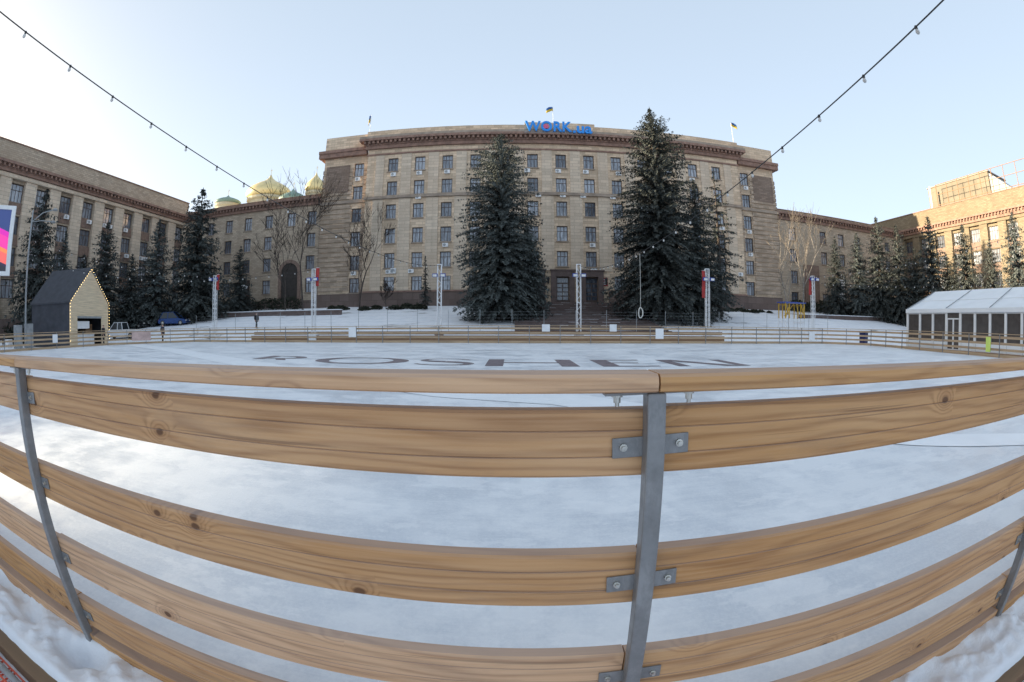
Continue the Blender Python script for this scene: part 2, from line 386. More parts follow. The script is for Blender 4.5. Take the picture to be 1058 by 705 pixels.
RINK = [(-34.6, 2.2), (-33.9, 14.5), (-33.8, 19.4), (-33.5, 24.7), (-31.4, 27.6), (-28.7, 31.4), (24.7, 28.0), (27.1, 24.6), (26.2, 19.0), (25.3, 14.4), (24.9, 12.0), (24.0, .25)]
ice = MB()
n1 = fp(24.2, .93); n0 = fp(-34.8, .93)
poly = [(n0.x, n0.y)] + [p for p in RINK[1:-1]] + [(n1.x, n1.y)]
ice.add([(x, y, 0) for x, y in poly], [tuple(range(len(poly)))])
tag(ice.build('ice', M['ice']), kind='structure')

# white film bands lying in the ice
band = [(-33.2, 27.0, 1.6), (-20.5, 20.3, 1.55), (-8.0, 12.4, 1.35), (-1.2, 8.35, 1.25), (1.0, 7.5, 1.15), (4.9, 3.55, .62), (7.6, 1.9, .7)]
wb = MB(); vs = []
sm = []
for i in range(len(band)-1):
    for k in range(8):
        t = k/8; sm.append([band[i][j]*(1-t)+band[i+1][j]*t for j in range(3)])
sm.append(list(band[-1]))
for i, (x, y, w) in enumerate(sm):
    a = sm[max(0, i-1)]; c = sm[min(len(sm)-1, i+1)]
    d = Vector((c[0]-a[0], c[1]-a[1], 0)).normalized(); nrm = Vector((-d.y, d.x, 0))
    jit = .06*mnoise.noise(Vector((x*.7, y*.7, 0)))
    p = Vector((x, y, 0)); vs += [p+nrm*(w/2+jit), p-nrm*(w/2-jit)]
for z0, nm in ((.006, 0),):
    wb.add([(q.x, q.y, z0+(.002 if i % 2 else .0)) for i, q in enumerate(vs)], [(2*i, 2*i+1, 2*i+3, 2*i+2) for i in range(len(sm)-1)])
tag(wb.build('ice_band', M['whitefilm']), kind='structure')

# lettering painted in the ice: R O S H E N, thick stems and thin bars
le = MB()
TS = -.082                                             # the line of writing runs slightly nearer to the right
def base_y(x): return 13.62 + TS*(x+.6)
def lp(x, y):                                          # letter plan: x in metres, y 0..1 up the letter
    H = 2.62 - .012*(x+.6)
    return (x, base_y(x)+y*H, .005)
def stroke(x0, x1, y0, y1, z=.005):
    a = [lp(x0, y0), lp(x1, y0), lp(x1, y1), lp(x0, y1)]; le.quad(*[(p[0], p[1], z) for p in a])
def slant(xa, xb, w, y0, y1, z=.006):
    a = [lp(xa, y0), lp(xa+w, y0), lp(xb+w, y1), lp(xb, y1)]; le.quad(*[(p[0], p[1], z) for p in a])
def ringl(cx, rx, thick, thin, a0=0, a1=360, cy=.5, ry=.5, z=.007):
    n = 48; out = []; inn = []
    for k in range(n+1):
        a = R(a0+(a1-a0)*k/n); c, s = math.cos(a), math.sin(a)
        out.append(lp(cx+rx*c, cy+ry*s)); inn.append(lp(cx+(rx-thick)*c, cy+(ry-thin)*s))
    for k in range(n): le.quad(*[(p[0], p[1], z) for p in (out[k], out[k+1], inn[k+1], inn[k])])
stroke(-10.75, -10.15, .35, 1); ringl(-10.0, 1.45, .55, .07, -90, 90, .74, .26); slant(-9.35, -9.75, .5, .28, .49); stroke(-10.15, -9.9, .93, 1, .0045); stroke(-10.15, -9.9, .48, .55, .0045)
ringl(-5.72, 1.92, .62, .07)
# S as a swept stroke
pts = []
for k in range(41):
    t = k/40; a = R(20+ (250)*t)
    pts.append((-2.42+.88*math.cos(a)*1.0, .745+.225*math.sin(a)))
pts2 = []
for k in range(41):
    t = k/40; a = R(90-250*t)
    pts2.append((-2.42+.95*math.cos(a), .26+.225*math.sin(a)))
sp = pts + pts2[4:]
for i in range(len(sp)-1):
    (xa, ya), (xb, yb) = sp[i], sp[i+1]
    dx, dy = xb-xa, (yb-ya)*2.6; l = math.hypot(dx, dy)+1e-6; nx_, ny_ = -dy/l, dx/l
    mid = math.exp(-((i-40)/15)**2); w = .075+.17*mid
    q = [(xa+nx_*w, ya+ny_*w/2.6), (xb+nx_*w, yb+ny_*w/2.6), (xb-nx_*w, yb-ny_*w/2.6), (xa-nx_*w, ya-ny_*w/2.6)]
    qq = [lp(*p) for p in q]; le.quad(*[(p[0], p[1], .0052+.00005*i) for p in qq])
stroke(-.88, -.29, 0, 1); stroke(1.60, 2.18, 0, 1); stroke(-.29, 1.60, .44, .55)
stroke(2.93, 3.52, 0, 1); stroke(3.52, 4.75, .90, 1); stroke(3.52, 4.45, .46, .55); stroke(3.52, 4.85, 0, .10)
stroke(5.47, 5.90, 0, 1); stroke(7.68, 8.12, 0, 1); slant(7.20, 5.47, .62, 0, 1, .0058)
tag(le.build('ice_lettering', M['paint']), kind='structure')

# snow strip on the camera's side of the fence
sn = MB(); X0, X1, V0, V1, st = -4.6, 4.6, .0, .93, .016
nxs = int((X1-X0)/st); nys = int((V1-V0)/st)
rnd = random.Random(5)
steps = [(rnd.uniform(-6.5, 6.5), rnd.uniform(.6, .8), rnd.uniform(-.5, .5)) for _ in range(60)]
for j in range(nys+1):
    for i in range(nxs+1):
        s, v = X0+i*st, V0+j*st
        h = .032*mnoise.fractal(Vector((s*3.2, v*4.2, 0)), .8, 2.2, 4) + .022*mnoise.noise(Vector((s*14, v*14, 4))) + .022*abs(mnoise.noise(Vector((s*9, v*9, 9)))) + .010*mnoise.noise(Vector((s*34, v*34, 7))) + .006*mnoise.noise(Vector((s*70, v*70, 1)))
        for (a, b, r_) in steps:
            dx, dy = s-a, v-b
            if abs(dx) < .3 and abs(dy) < .3:
                u_ = dx*math.cos(r_)+dy*math.sin(r_); w_ = -dx*math.sin(r_)+dy*math.cos(r_)
                d = (u_/.14)**2+(w_/.055)**2
                h -= .045*math.exp(-d*d)
        edge = max(0, min(1, (.86-v)/.10)); near = max(0, min(1, (v-.56)/.08))
        h = (h+.012)*(.35+.65*edge)*(.4+.6*near) - .012*(1-edge)
        if v < .55: h -= .16*min(1, (.55-v)/.05)
        p = fp(s, v, h); sn.v.append(tuple(p))
for j in range(nys):
    for i in range(nxs):
        a = j*(nxs+1)+i; sn.f.append((a, a+1, a+nxs+2, a+nxs+1))
tag(sn.build('snow', M['snow'], smooth=True), kind='structure')

# low plank, plastic net and pipe between the camera and the snow strip (seen in the two lower corners)
pk = MB(); pk.box(-5, 5, -.075, .025, -.20, -.045)
o = pk.build('edging_plank', M['deck'], loc=fp(0, .535, 0), rot=(0, 0, FA), bevel=.004)
tag(o, 'dark wet plank lying on edge along the trodden snow strip', 'plank')
nt_ = MB()
for k in range(150):
    s = -4+k*8/149; nt_.bar(fp(s+rnd.uniform(-.02, .02), .12, -.13+rnd.uniform(-.03, .03)), fp(s+.06+rnd.uniform(-.03, .03), 0.43, -.12+rnd.uniform(-.03, .02)), .012, .004)
for k in range(9):
    v = .12+k*.30/8
    for q in range(60): nt_.bar(fp(-4+q*8/60, v+.015*mnoise.noise(Vector((q, k, 0))), -.12+.004*k+.03*mnoise.noise(Vector((q*.9, k, 5)))), fp(-4+(q+1)*8/60, v+.015*mnoise.noise(Vector((q+1, k, 0))), -.12+.004*k+.03*mnoise.noise(Vector(((q+1)*.9, k, 5)))), .010, .004)
tag(nt_.build('barrier_net', M['net']), 'orange red plastic barrier netting on the ground before the fence', 'netting')
pp = MB(); pp.tube([fp(-3.6, .32, -.06), fp(-2.2, .38, -.07), fp(-1.4, .40, -.08)], .021, 10)
tag(pp.build('steel_pipe', M['galv'], smooth=True), 'grey steel pipe lying over the orange net', 'pipe')

# ------------------------------------------------------------------ near fence
nf = empty('rink_fence', fp(.30, .83, 0), FA, 'tall brown pine fence with galvanised posts closest to the camera', 'fence', 'fences around the rink')
def board_profile(h, d, grooves=True):
    """(y,z) outline, front (towards the camera) is -y"""
    b = .006; p = [(b-d/2, -h/2), (-d/2, -h/2+b)]
    if grooves:
        for zz in (-.19*h, .20*h):
            p += [(-d/2, zz-.0022), (-d/2+.0035, zz), (-d/2, zz+.0022)]
    p += [(-d/2, h/2-b), (-d/2+b, h/2), (d/2-b, h/2), (d/2, h/2-b), (d/2, -h/2+b), (d/2-b, -h/2)]
    return p
posts_s = [-6.27, -4.09, -1.905, .268, 2.30, 4.45, 6.6]
BZ = [1.112, .772, .444, .150]
rnb = random.Random(3)
for i in range(len(posts_s)-1):
    s0, s1 = posts_s[i], posts_s[i+1]
    c = (s0+s1)/2; ln = s1-s0-.004
    for z in BZ:
        m = MB(); m.prism(board_profile(.147, .045), -ln/2, ln/2, 'x')
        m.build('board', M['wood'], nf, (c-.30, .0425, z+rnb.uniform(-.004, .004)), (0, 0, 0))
    m = MB(); hw, hh, b = .05, .0185, .009
    m.prism([(-hw+b, -hh), (-hw+.002, -hh+b*.4), (-hw, 0), (-hw+.003, hh-b*.7), (-hw+b*1.2, hh), (hw-b, hh), (hw, hh-b), (hw, -hh+b), (hw-b, -hh)], -ln/2, ln/2, 'x')
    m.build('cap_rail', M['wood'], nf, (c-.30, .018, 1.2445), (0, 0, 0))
    m = MB(); m.box(-ln/2, ln/2, -.06, .05, -.045, .045); m.build('base_plank', M['wood'], nf, (c-.30, .055, .0), bevel=.005)
post_me = MB(); post_me.box(-.02, .02, -.02, .02, -.16, 1.224); pm = post_me.mesh('post', M['galv'])
pl = MB(); pl.box(-.085, .085, -.0025, .0025, -.022, .022); plm = pl.mesh('bracket', M['galv'])
bt = MB(); bt.lathe([(.0001, 0), (.0085, .0), (.0085, .006), (.0055, .0065), (.0055, .013), (.0001, .0135)], n=10); btm = bt.mesh('bolt', M['bolt'])
bt2 = MB(); bt2.lathe([(.0001, 0), (.012, 0), (.012, -.004), (.0075, -.0045), (.0075, -.016), (.0045, -.017), (.0045, -.024), (.0001, -.0245)], n=10); bt2m = bt2.mesh('hanging_bolt', M['bolt'])
cp = MB(); cp.box(-.105, .105, -.02, .02, -.0025, .0025); cpm = cp.mesh('cap_plate', M['galv'])
lean = [.0, .01, .012, .030, .02, 0, 0]
for i, s in enumerate(posts_s):
    p = link('post', pm, nf, (s-.30-.0, -.001, 0), (0, -lean[i], 0), .004); p.location.x += -.0 + lean[i]*1.2*0
    p.location.x = s-.30 + lean[i]*1.2
    for k, z in enumerate(BZ):
        bz = z-.006
        q = link('bracket', plm, p, (0, .0175, bz), (0, R(-2.0 if k % 2 else -1), 0), .0015)
        for sx_ in (-.062, .062): link('bolt', btm, q, (sx_, -.0025, .002), (R(90), 0, 0))
    q = link('cap_plate', cpm, p, (0, .012, 1.2235))
    for sx_ in (-.078, .078): link('hanging_bolt', bt2m, q, (sx_, -.006, -.0025))

# ------------------------------------------------------------------ far fences
def fence_run(pts, label, height=1.25, bay=2.17):
    root = empty('rink_fence', (pts[0][0], pts[0][1], 0), 0, label, 'fence', 'fences around the rink')
    o0 = Vector((pts[0][0], pts[0][1], 0))
    pst = MB(); pst.box(-.022, .022, -.022, .022, -.2, height-.03); pme = pst.mesh('post', M['galv'])
    rows = [(height-.02, .10, .04), (height-.20, .035, .13), (height-.52, .035, .13), (height-.83, .035, .13), (.10, .05, .17)]
    for i in range(len(pts)-1):
        a = Vector((*pts[i], 0))-o0; b = Vector((*pts[i+1], 0))-o0; d = b-a; n = max(1, round(d.length/bay)); ang = math.atan2(d.y, d.x)
        nrm = Vector((-d.y, d.x, 0)).normalized()
        for z, w, h in rows:
            nseg = max(1, round(d.length/6.5))
            for k in range(nseg):
                m = MB(); p, q = a+d*(k/nseg), a+d*((k+1)/nseg); l = (q-p).length
                m.box(0, l-.004, -w/2, w/2, -h/2, h/2)
                oo = m.build('cap_rail' if w > .09 else 'board', M['rail'], root, p+Vector((0, 0, z+.004*mnoise.noise(p)))+nrm*(.045 if w < .09 else 0), (0, 0, ang))
        for k in range(n+(1 if i == len(pts)-2 else 0)):
            p = a+d*(k/n); link('post', pme, root, p, (0, 0, ang))
    return root
fence_run(RINK[0:5], 'pale wooden rail fence along the left side of the ice before the slate kiosk')
fence_run(RINK[4:7], 'long pale wooden rail fence across the far side of the ice under the spruces')
fence_run(RINK[6:12], 'pale wooden rail fence along the right side of the ice before the white pavilion')

# timber walkway edge behind the far fence
def along_far(t, off): 
    a, b = Vector((*RINK[5], 0)), Vector((*RINK[6], 0)); d = (b-a); n = Vector((-d.y, d.x, 0)).normalized()
    return a+d*t+n*off
tb = empty('timber_bench', along_far(.1, 2.4), math.atan2(RINK[6][1]-RINK[5][1], RINK[6][0]-RINK[5][0]), 'long low brown timber bench running behind the far fence', 'bench')
LB = 40
m = MB(); m.box(0, LB, -.22, .22, .42, .48); m.build('seat', M['brownwood'], tb)
m = MB(); m.box(0, LB, .24, .29, .55, .80); m.build('backrest', M['brownwood'], tb)
m = MB(); m.box(0, LB, -.20, -.16, .06, .40); m.build('front_board', M['brownwood'], tb)
lm = MB(); lm.box(-.04, .04, -.14, .28, -.2, .41); lme = lm.mesh('leg', M['brownwood'])
for k in range(21): link('leg', lme, tb, (.2+k*(LB-.4)/20, 0, 0))

# thin wire-mesh fence behind
mf = empty('wire_fence', (-33, 36.5, ground_z(-33, 36.5)), 0, 'thin grey wire mesh fence standing on the snow behind the far rail fence', 'fence')
wm = MB()
for k in range(7): wm.bar((0, 0, .25+k*.27), (66, 0, .25+k*.27), .006, .006)
wm.build('wire_mesh', M['mesh'], mf)
pm2 = MB(); pm2.tube([(0, 0, -.3), (0, 0, 2.05)], .022, 6); pme2 = pm2.mesh('post', M['grey'])
for k in range(25): link('post', pme2, mf, (k*66/24, 0, ground_z(-33+k*66/24, 36.5)-ground_z(-33, 36.5)))

# notices hung on the fences
def notice(px, py, p, w, h, mat, label, rz=0, group='notices on the rink fences'):
    m = MB(); m.box(-w/2, w/2, -.006, .006, -h/2, h/2)
    o = m.build('notice', mat, loc=p, rot=(0, 0, rz)); tag(o, label, 'notice', group)
    return o
def far_pt(px, py, off=-.08):
    d = ray(px, py); a, b = along_far(0, off), along_far(1, off); e = b-a
    t = (a.x*e.y-a.y*e.x)/(d.x*e.y-d.y*e.x); return Vector((d.x*t, d.y*t, d.z*t+EYE))
fa = math.atan2(RINK[6][1]-RINK[5][1], RINK[6][0]-RINK[5][0])
for px, py, w, h, mt, lb in [(364, 343.5, .62, .72, 'paper', 'white paper notice on the far fence below the leftmost bare tree'),
                         (681.5, 345, .60, .72, 'paper', 'white paper notice on the far fence below the tallest spruce'),
                         (839, 347.5, .58, .66, 'paper', 'white notice at the right end of the far fence below a mast'),
                         (564, 339, .55, .5, 'white', 'pale grey board on the far fence left of the door mast'),
                         (633.5, 339, .5, .5, 'white', 'pale grey board on the far fence right of the door mast')]:
    notice(px, py, far_pt(px, py), w, h, M[mt], lb, fa)
def side_pt(px, py, i, off=.09):
    d = ray(px, py); a, b = Vector((*RINK[i], 0)), Vector((*RINK[i+1], 0)); e = b-a; n = Vector((e.y, -e.x, 0)).normalized()
    a = a+n*off; t = (a.x*e.y-a.y*e.x)/(d.x*e.y-d.y*e.x); return Vector((d.x*t, d.y*t, d.z*t+EYE)), math.atan2(e.y, e.x)
p, an = side_pt(57, 350, 2); notice(0, 0, p, .48, .62, M['paper'], 'white paper notice on the left fence before the slate kiosk', an)
p, an = side_pt(1021, 356, 8, -.01); notice(0, 0, p, .38, .78, M['yg'], 'lime yellow notice on the right fence before the pavilion', an)
p, an = side_pt(146, 347.5, 3); 
m = MB(); m.box(-.9, .9, -.012, .012, -.38, .38); tag(m.build('fence_panel', simple('pinkish_panel', (.50, .36, .33), .7), loc=p, rot=(0, 0, an)), 'faded pinkish board filling a bay of the left fence', 'panel')

# blue bin behind the right fence
bn = empty('waste_bin', (27.6, 25.9, 0), .3, 'dark blue plastic bin behind the right fence corner', 'bin')
m = MB(); m.prism([(-.24, 0), (.24, 0), (.30, .95), (-.30, .95)], -.28, .28); m.build('bin_body', M['bin'], bn, bevel=.02)
m = MB(); m.box(-.32, .32, -.31, .31, .955, 1.03); m.build('lid', M['bin'], bn, bevel=.02)

# ------------------------------------------------------------------ string-light masts
def mast(px, label, banner=None):
    p = at(px, 335, Y=33.0); gz_ = ground_z(p.x, p.y)
    r = empty('light_mast', (p.x, p.y, gz_), 0, label, 'mast', 'white lattice masts behind the far fence')
    H = 6.05-gz_
    m = MB()
    for sx_ in (-.15, .15):
        for sy in (-.12, .12): m.tube([(sx_, sy, .1), (sx_, sy, H)], .034, 6)
    k = 0; z = .3
    while z < H-.4:
        a = -.15 if k % 2 else .15
        for sy in (-.12, .12): m.tube([(a, sy, z), (-a, sy, z+.42)], .012, 4)
        for sx_ in (-.15, .15): m.tube([(sx_, -.12 if k % 2 else .12, z), (sx_, .12 if k % 2 else -.12, z+.42)], .012, 4)
        z += .42; k += 1
    for zz in (.1, H*.5, H): m.box(-.18, .18, -.15, .15, zz-.02, zz+.02)
    m.build('lattice', M['white'], r)
    m = MB(); m.box(-.34, .34, -.34, .34, -.1, .62); m.build('ballast_block', M['white'], r, bevel=.03)
    zf = at(px, 285 if 400 < px < 650 else 289, Y=33).z-gz_
    for sx_ in (-.32, .32):
        m = MB(); m.box(-.2, .2, -.12, .1, -.13, .13); f = m.build('floodlight', M['bluebox'], r, (sx_, -.30, zf), (R(12), 0, 0), bevel=.02)
        m = MB(); m.box(-.16, .16, -.005, .005, -.09, .09); m.build('lens', M['lamp'], f, (0, -.127, 0))
    return r, p, gz_
masts = {}
for px, lb in [(222, 'white lattice mast with a red banner before the left passage building'), (324, 'white lattice mast with a red banner at the left corner of the main building'),
           (454, 'white lattice mast left of the broad central spruce'), (598, 'white lattice mast before the entrance steps between the two big spruces'),
           (731, 'white lattice mast with a red banner right of the tallest spruce'), (840, 'white lattice mast with a red banner before the right passage building')]:
    masts[px] = mast(px, lb)
for px, sx_, y0, y1, lb in [(222, .34, 284, 300, 'red vertical banner on the leftmost mast'), (324, .34, 277, 296, 'red vertical banner on the mast by the main building left corner'),
                    (731, -.34, 280, 308, 'red vertical banner on the mast beside the tallest spruce'), (840, -.34, 288, 305, 'red vertical banner on the rightmost mast')]:
    _, p, gz_ = masts[px]; z1, z0 = at(px, y0, Y=33).z, at(px, y1, Y=33).z
    m = MB(); nseg = 10; w = .15
    for k in range(nseg):
        za, zb = z0+(z1-z0)*k/nseg, z0+(z1-z0)*(k+1)/nseg
        for j in range(4):
            xa, xb = -w+2*w*j/4, -w+2*w*(j+1)/4
            f = lambda x, z: (x, .05*math.sin(z*2.1+x*4), z)
            m.quad(f(xa, za), f(xb, za), f(xb, zb), f(xa, zb))
    o = empty('banner', (p.x+sx_, p.y, 0), 0, lb, 'banner', 'red banners on the masts')
    c = m.build('cloth', M['red'], o); md = c.modifiers.new('t', 'SOLIDIFY'); md.thickness = .012
    m = MB(); m.tube([(-.16 if sx_ > 0 else .16, 0, z1), (.15 if sx_ > 0 else -.15, 0, z1)], .018, 6); m.build('bracket', M['white'], o)
def mast_top(px): 
    _, p, g_ = masts[px]; return Vector((p.x, p.y, 6.0))

# ------------------------------------------------------------------ strings of lights
bulb_m = MB(); bulb_m.lathe([(.0001, -.115), (.018, -.11), (.031, -.088), (.031, -.07), (.02, -.045), (.015, -.03)], n=8); bulb_me = bulb_m.mesh('bulb', M['bulb'], True)
sock_m = MB(); sock_m.lathe([(.022, -.038), (.024, .0), (.014, .02), (.0001, .021)], n=8); sock_me = sock_m.mesh('socket', M['wire'])
def light_string(a, b, sag, n, label, rw=.012, scale=1.0, ext=0.0):
    a, b = Vector(a), Vector(b)
    r = empty('light_string', a, 0, label, 'string lights', 'strings of bulbs over the rink')
    def P(k): return a+(b-a)*k - Vector((0, 0, 4*sag*k*(1-k)))
    m = MB(); m.tube([P(-ext+(1+ext)*i/60)-a for i in range(61)], rw, 5); m.build('cable', M['wire'], r)
    for i in range(n):
        k = -ext*.9+(1+ext*.9)*(i+.5)/n; p = P(k)-a
        s = link('socket', sock_me, r, p); s.scale = (scale,)*3
        link('bulb', bulb_me, s)
    return r
light_string((-7.46, 1.80, 4.73+EYE), mast_top(454), 1.288, 30, 'black cable with hanging bulbs crossing the sky at upper left', .012, 1.0, .12)
light_string((4.406, 1.942, 3.407+EYE), mast_top(598), 1.288, 30, 'black cable with hanging bulbs crossing the sky at upper right', .010, .9, .08)
lampp = at(27, 300, X=-39.0)
light_string((lampp.x, lampp.y, at(28, 246, X=-39).z), mast_top(222), .75, 15, 'faint bulb string from the street lamp to the leftmost mast', .011, 1.45)
light_string((lampp.x, lampp.y, at(28, 266, X=-39).z), mast_top(324), 1.5, 24, 'lower bulb string crossing before the left spruces above the kiosk', .011, 1.45)
e1 = at(948, 265.5, Y=27); e2 = at(1058, 240, Y=14)
light_string(mast_top(840), (e2.x, e2.y, e2.z), .55, 22, 'bulb string rising to the right before the right spruces', .011, 1.4)
e3 = at(1058, 292, Y=16)
light_string(at(848, 293, Y=33), (e3.x, e3.y, e3.z), .35, 22, 'level bulb string above the white pavilion roof', .011, 1.4)
# rope ring hanging from the right string
pr = at(661, 262, Y=24.3); pe = at(661.5, 318, Y=24.3)
rr = empty('hanging_ring', pr, 0, 'white rope ring hanging on a line from the right bulb string', 'ring')
m = MB(); m.tube([(0, 0, 0), (0, 0, pe.z-pr.z)], .013, 6); m.build('rope', M['ring'], rr)
m = MB(); cz = pe.z-pr.z-.30; m.tube([(.13*math.sin(t*2*math.pi/24), .04*math.cos(t*.5), cz+.30*math.cos(t*2*math.pi/24)) for t in range(25)], .035, 6); m.build('ring', M['ring'], rr, smooth=True)

# ------------------------------------------------------------------ buildings
def wall_mesh(m, x0, x1, z0, z1, holes, depth=.35, y=0.0):
    """wall in the plane y facing -y with rectangular openings and their reveals"""
    X = sorted({x0, x1, *[h[0] for h in holes], *[h[1] for h in holes]}); Z = sorted({z0, z1, *[h[2] for h in holes], *[h[3] for h in holes]})
    X = [a for a in X if x0 <= a <= x1]; Z = [a for a in Z if z0 <= a <= z1]
    for i in range(len(X)-1):
        run = None
        for k in range(len(Z)-1):
            cx, cz = (X[i]+X[i+1])/2, (Z[k]+Z[k+1])/2
            solid = not any(h[0] < cx < h[1] and h[2] < cz < h[3] for h in holes)
            if solid: run = Z[k] if run is None else run
            if run is not None and (not solid or k == len(Z)-2):
                top = Z[k] if not solid else Z[k+1]
                m.quad((X[i], y, run), (X[i+1], y, run), (X[i+1], y, top), (X[i], y, top)); run = None
    for a, b, c, d in holes:
        m.quad((a, y, c), (a, y, d), (a, y+depth, d), (a, y+depth, c)); m.quad((b, y, c), (b, y+depth, c), (b, y+depth, d), (b, y, d))
        m.quad((a, y, c), (a, y+depth, c), (b, y+depth, c), (b, y, c)); m.quad((a, y, d), (b, y, d), (b, y+depth, d), (a, y+depth, d))
def window_meshes(w, h, cols=3, transom=.66):
    m = MB(); t = .09
    for a in (-w/2, w/2-t): m.box(a, a+t, -.05, .05, 0, h)
    m.box(-w/2+t, w/2-t, -.05, .05, 0, t); m.box(-w/2+t, w/2-t, -.05, .05, h-t, h)
    for k in range(1, cols):
        x = -w/2+k*w/cols; m.box(x-.035, x+.035, -.04, .04, t, h-t)
    zt = h*transom
    xs_ = [-w/2+t]+[e for k in range(1, cols) for e in (-w/2+k*w/cols-.035, -w/2+k*w/cols+.035)]+[w/2-t]
    for k in range(cols): m.box(xs_[2*k], xs_[2*k+1], -.035, .035, zt-.04, zt+.04)
    g_ = MB(); g_.quad((-w/2+.02, .012, .02), (w/2-.02, .012, .02), (w/2-.02, .012, h-.02), (-w/2+.02, .012, h-.02))
    s = MB(); s.box(-w/2-.12, w/2+.12, -.50, .02, -.14, -.003)
    return m.mesh('window', M['frame']), g_.mesh('pane', M['pane']), s.mesh('sill', M['trimlight'])
WIN = window_meshes(1.65, 2.3); WINW = window_meshes(2.4, 2.4, 4)
def put_window(parent, x, z, y=.30, kit=WIN, sill=True):
    w = link('window', kit[0], parent, (x, y, z)); link('pane', kit[1], w)
    if sill: link('sill', kit[2], w)
    return w
acm = MB(); acm.box(-.42, .42, -.32, 0, 0, .58); ac_me = acm.mesh('air_conditioner', M['white'])
acg = MB(); acg.lathe([(.22, 0), (.22, .012), (.05, .02), (.0001, .02)], n=14); acg_me = acg.mesh('fan_grille', M['grey'])
def put_ac(parent, x, z, y=0):
    a = link('air_conditioner', ac_me, parent, (x, y, z), (0, 0, 0)); link('fan_grille', acg_me, a, (-.12, -.322, .29), (R(90), 0, 0))

# --- main building: front plane y=0 at world Y=62
YM = 62.0; XC = 7.45
mb = empty('office_building', (XC, YM, 0), 0, 'massive six storey tan stone office block with brown cornice and roof letters', 'building')
GZ, PZ = 3.2, 6.15
HW, OW = 30.3, 38.3                                   # half widths of the centre block and of the whole front
rows = [27.5-2.3, 23.56-2.3, 19.8-2.3, 15.95-2.3, 12.13-2.3]
cols = [4.33*k for k in range(-6, 7)]
holes = [(c-.825, c+.825, z, z+2.3) for c in cols for z in rows] + [(c-.825, c+.825, 6.35, 8.5) for c in cols if abs(c) > 5]
doorx = [-4.33, 0, 4.33]
holes += [(c-.95, c+.95, 4.55, 8.3) for c in doorx]
m = MB(); wall_mesh(m, -HW, HW, GZ, 29.2, holes)
wallo = m
sh = [(s*(HW+1.75)-.825, s*(HW+1.75)+.825, z, z+2.3) for s in (-1, 1) for z in rows+[6.3]]
for s in (-1, 1):
    a, b = sorted((s*HW, s*OW)); wall_mesh(m, a, b, GZ, 29.2, [h for h in sh if a < h[0] < b], y=1.0)
    m.quad((s*HW, 0, GZ), (s*HW, 1, GZ), (s*HW, 1, 29.2), (s*HW, 0, 29.2))
    m.quad((s*OW, 1, GZ), (s*OW, 24, GZ), (s*OW, 24, 29.2), (s*OW, 1, 29.2))
m.quad((-OW, 24, GZ), (OW, 24, GZ), (OW, 24, 29.2), (-OW, 24, 29.2))
m.build('wall', M['stone'], mb)
for c in cols:
    for z in rows: put_window(mb, c, z)
    if abs(c) > 5: put_window(mb, c, 6.35)
for h in sh: put_window(mb, (h[0]+h[1])/2, h[2], y=1.3)
# plinth
for a, b in ((-HW-.25, -6.9), (6.9, HW+.25)):
    m = MB(); m.box(a, b, -.25, .0, GZ-.6, PZ); m.build('plinth', M['plinth'], mb)
    m = MB(); m.box(a-.05, b+.05, -.33, -.003, PZ+.003, PZ+.22); m.build('plinth_coping', M['trim'], mb)
for s in (-1, 1):
    m = MB(); a, b = sorted((s*(HW+.253), s*(OW+.25))); m.box(a, b, .75, .998, GZ-.6, PZ); m.build('plinth', M['plinth'], mb)
# pilasters between the window columns
m = MB()
for k in range(-7, 7):
    x = 4.33*(k+.5)
    hw = .95 if -7 < k < 6 else .85
    z0 = PZ+.25 if abs(x) > 6.9 else 9.2
    m.box(x-hw, x+hw, -.14, -.002, z0, 20.65); m.box(x-hw+.15, x+hw-.15, -.10, -.002, 21.25, 28.1)
m.build('pilaster', M['pil'], mb)
# rusticated courses on the outer bays
for s in (-1, 1):
    m = MB(); z = PZ+.45; k = 0
    while z < 26.2:
        for a, b in ((HW+.15, HW+.85), (HW+2.70, OW+.06)):
            x0, x1 = sorted((s*a, s*b)); m.box(x0, x1, .84, .998, z, z+.60)
        x = s*OW; m.box(min(x, x+s*.09)+.0, max(x, x+s*.09), .84, 12, z, z+.60)
        z += .78; k += 1
    m.build('rustication', M['weather'], mb)
for s in (-1, 1):
    m = MB()
    a, b = sorted((s*(HW+3.3), s*(OW-.5))); m.box(a, b, .80, .897, 22.6, 27.3)
    m.build('relief_panel', M['reliefstone'], mb)
# mouldings, cornice with dentils, parapet
m = MB(); m.box(-HW-.2, HW+.2, -.36, -.003, 20.7, 20.95); m.box(-HW-.12, HW+.12, -.24, -.003, 20.953, 21.2)
for s in (-1, 1):
    a, b = sorted((s*(HW+.25), s*(OW+.3))); m.box(a, b, .7, .997, 20.7, 21.15)
m.build('belt_course', M['trimlight'], mb)
m = MB(); m.box(-HW-.1, HW+.1, -.16, -.003, 28.15, 28.4)
m.box(-HW-.35, HW+.35, -.45, .0, 29.2, 29.75); m.box(-HW-1.2, HW+1.2, -1.35, 0, 30.35, 30.75); m.box(-HW-.6, HW+.6, -.62, 0, 29.753, 30.347)
n = 86
for k in range(n):
    x = -HW-.3+(2*HW+.6)*k/(n-1); m.box(x-.17, x+.17, -1.15, -.625, 29.92, 30.345)
for s in (-1, 1):
    a, b = sorted((s*(HW+.4), s*(OW+.9))); m.box(a, b, .25, .998, 28.75, 29.5); m.box(a, b, -.1+.15, .998, 29.503, 30.0)
    x0, x1 = sorted((s*OW, s*(OW+.8))); m.box(x0+.003, x1, 1.0, 24, 28.75, 30.0)
m.build('cornice', M['trim'], mb)
m = MB(); m.box(-HW-1.2, HW+1.2, -1.30, -.3, 30.753, 31.15); m.build('cornice_flashing', M['trimlight'], mb)
m = MB(); m.box(-HW-.3, HW+.3, -.28, 1.0, 30.755, 32.45)
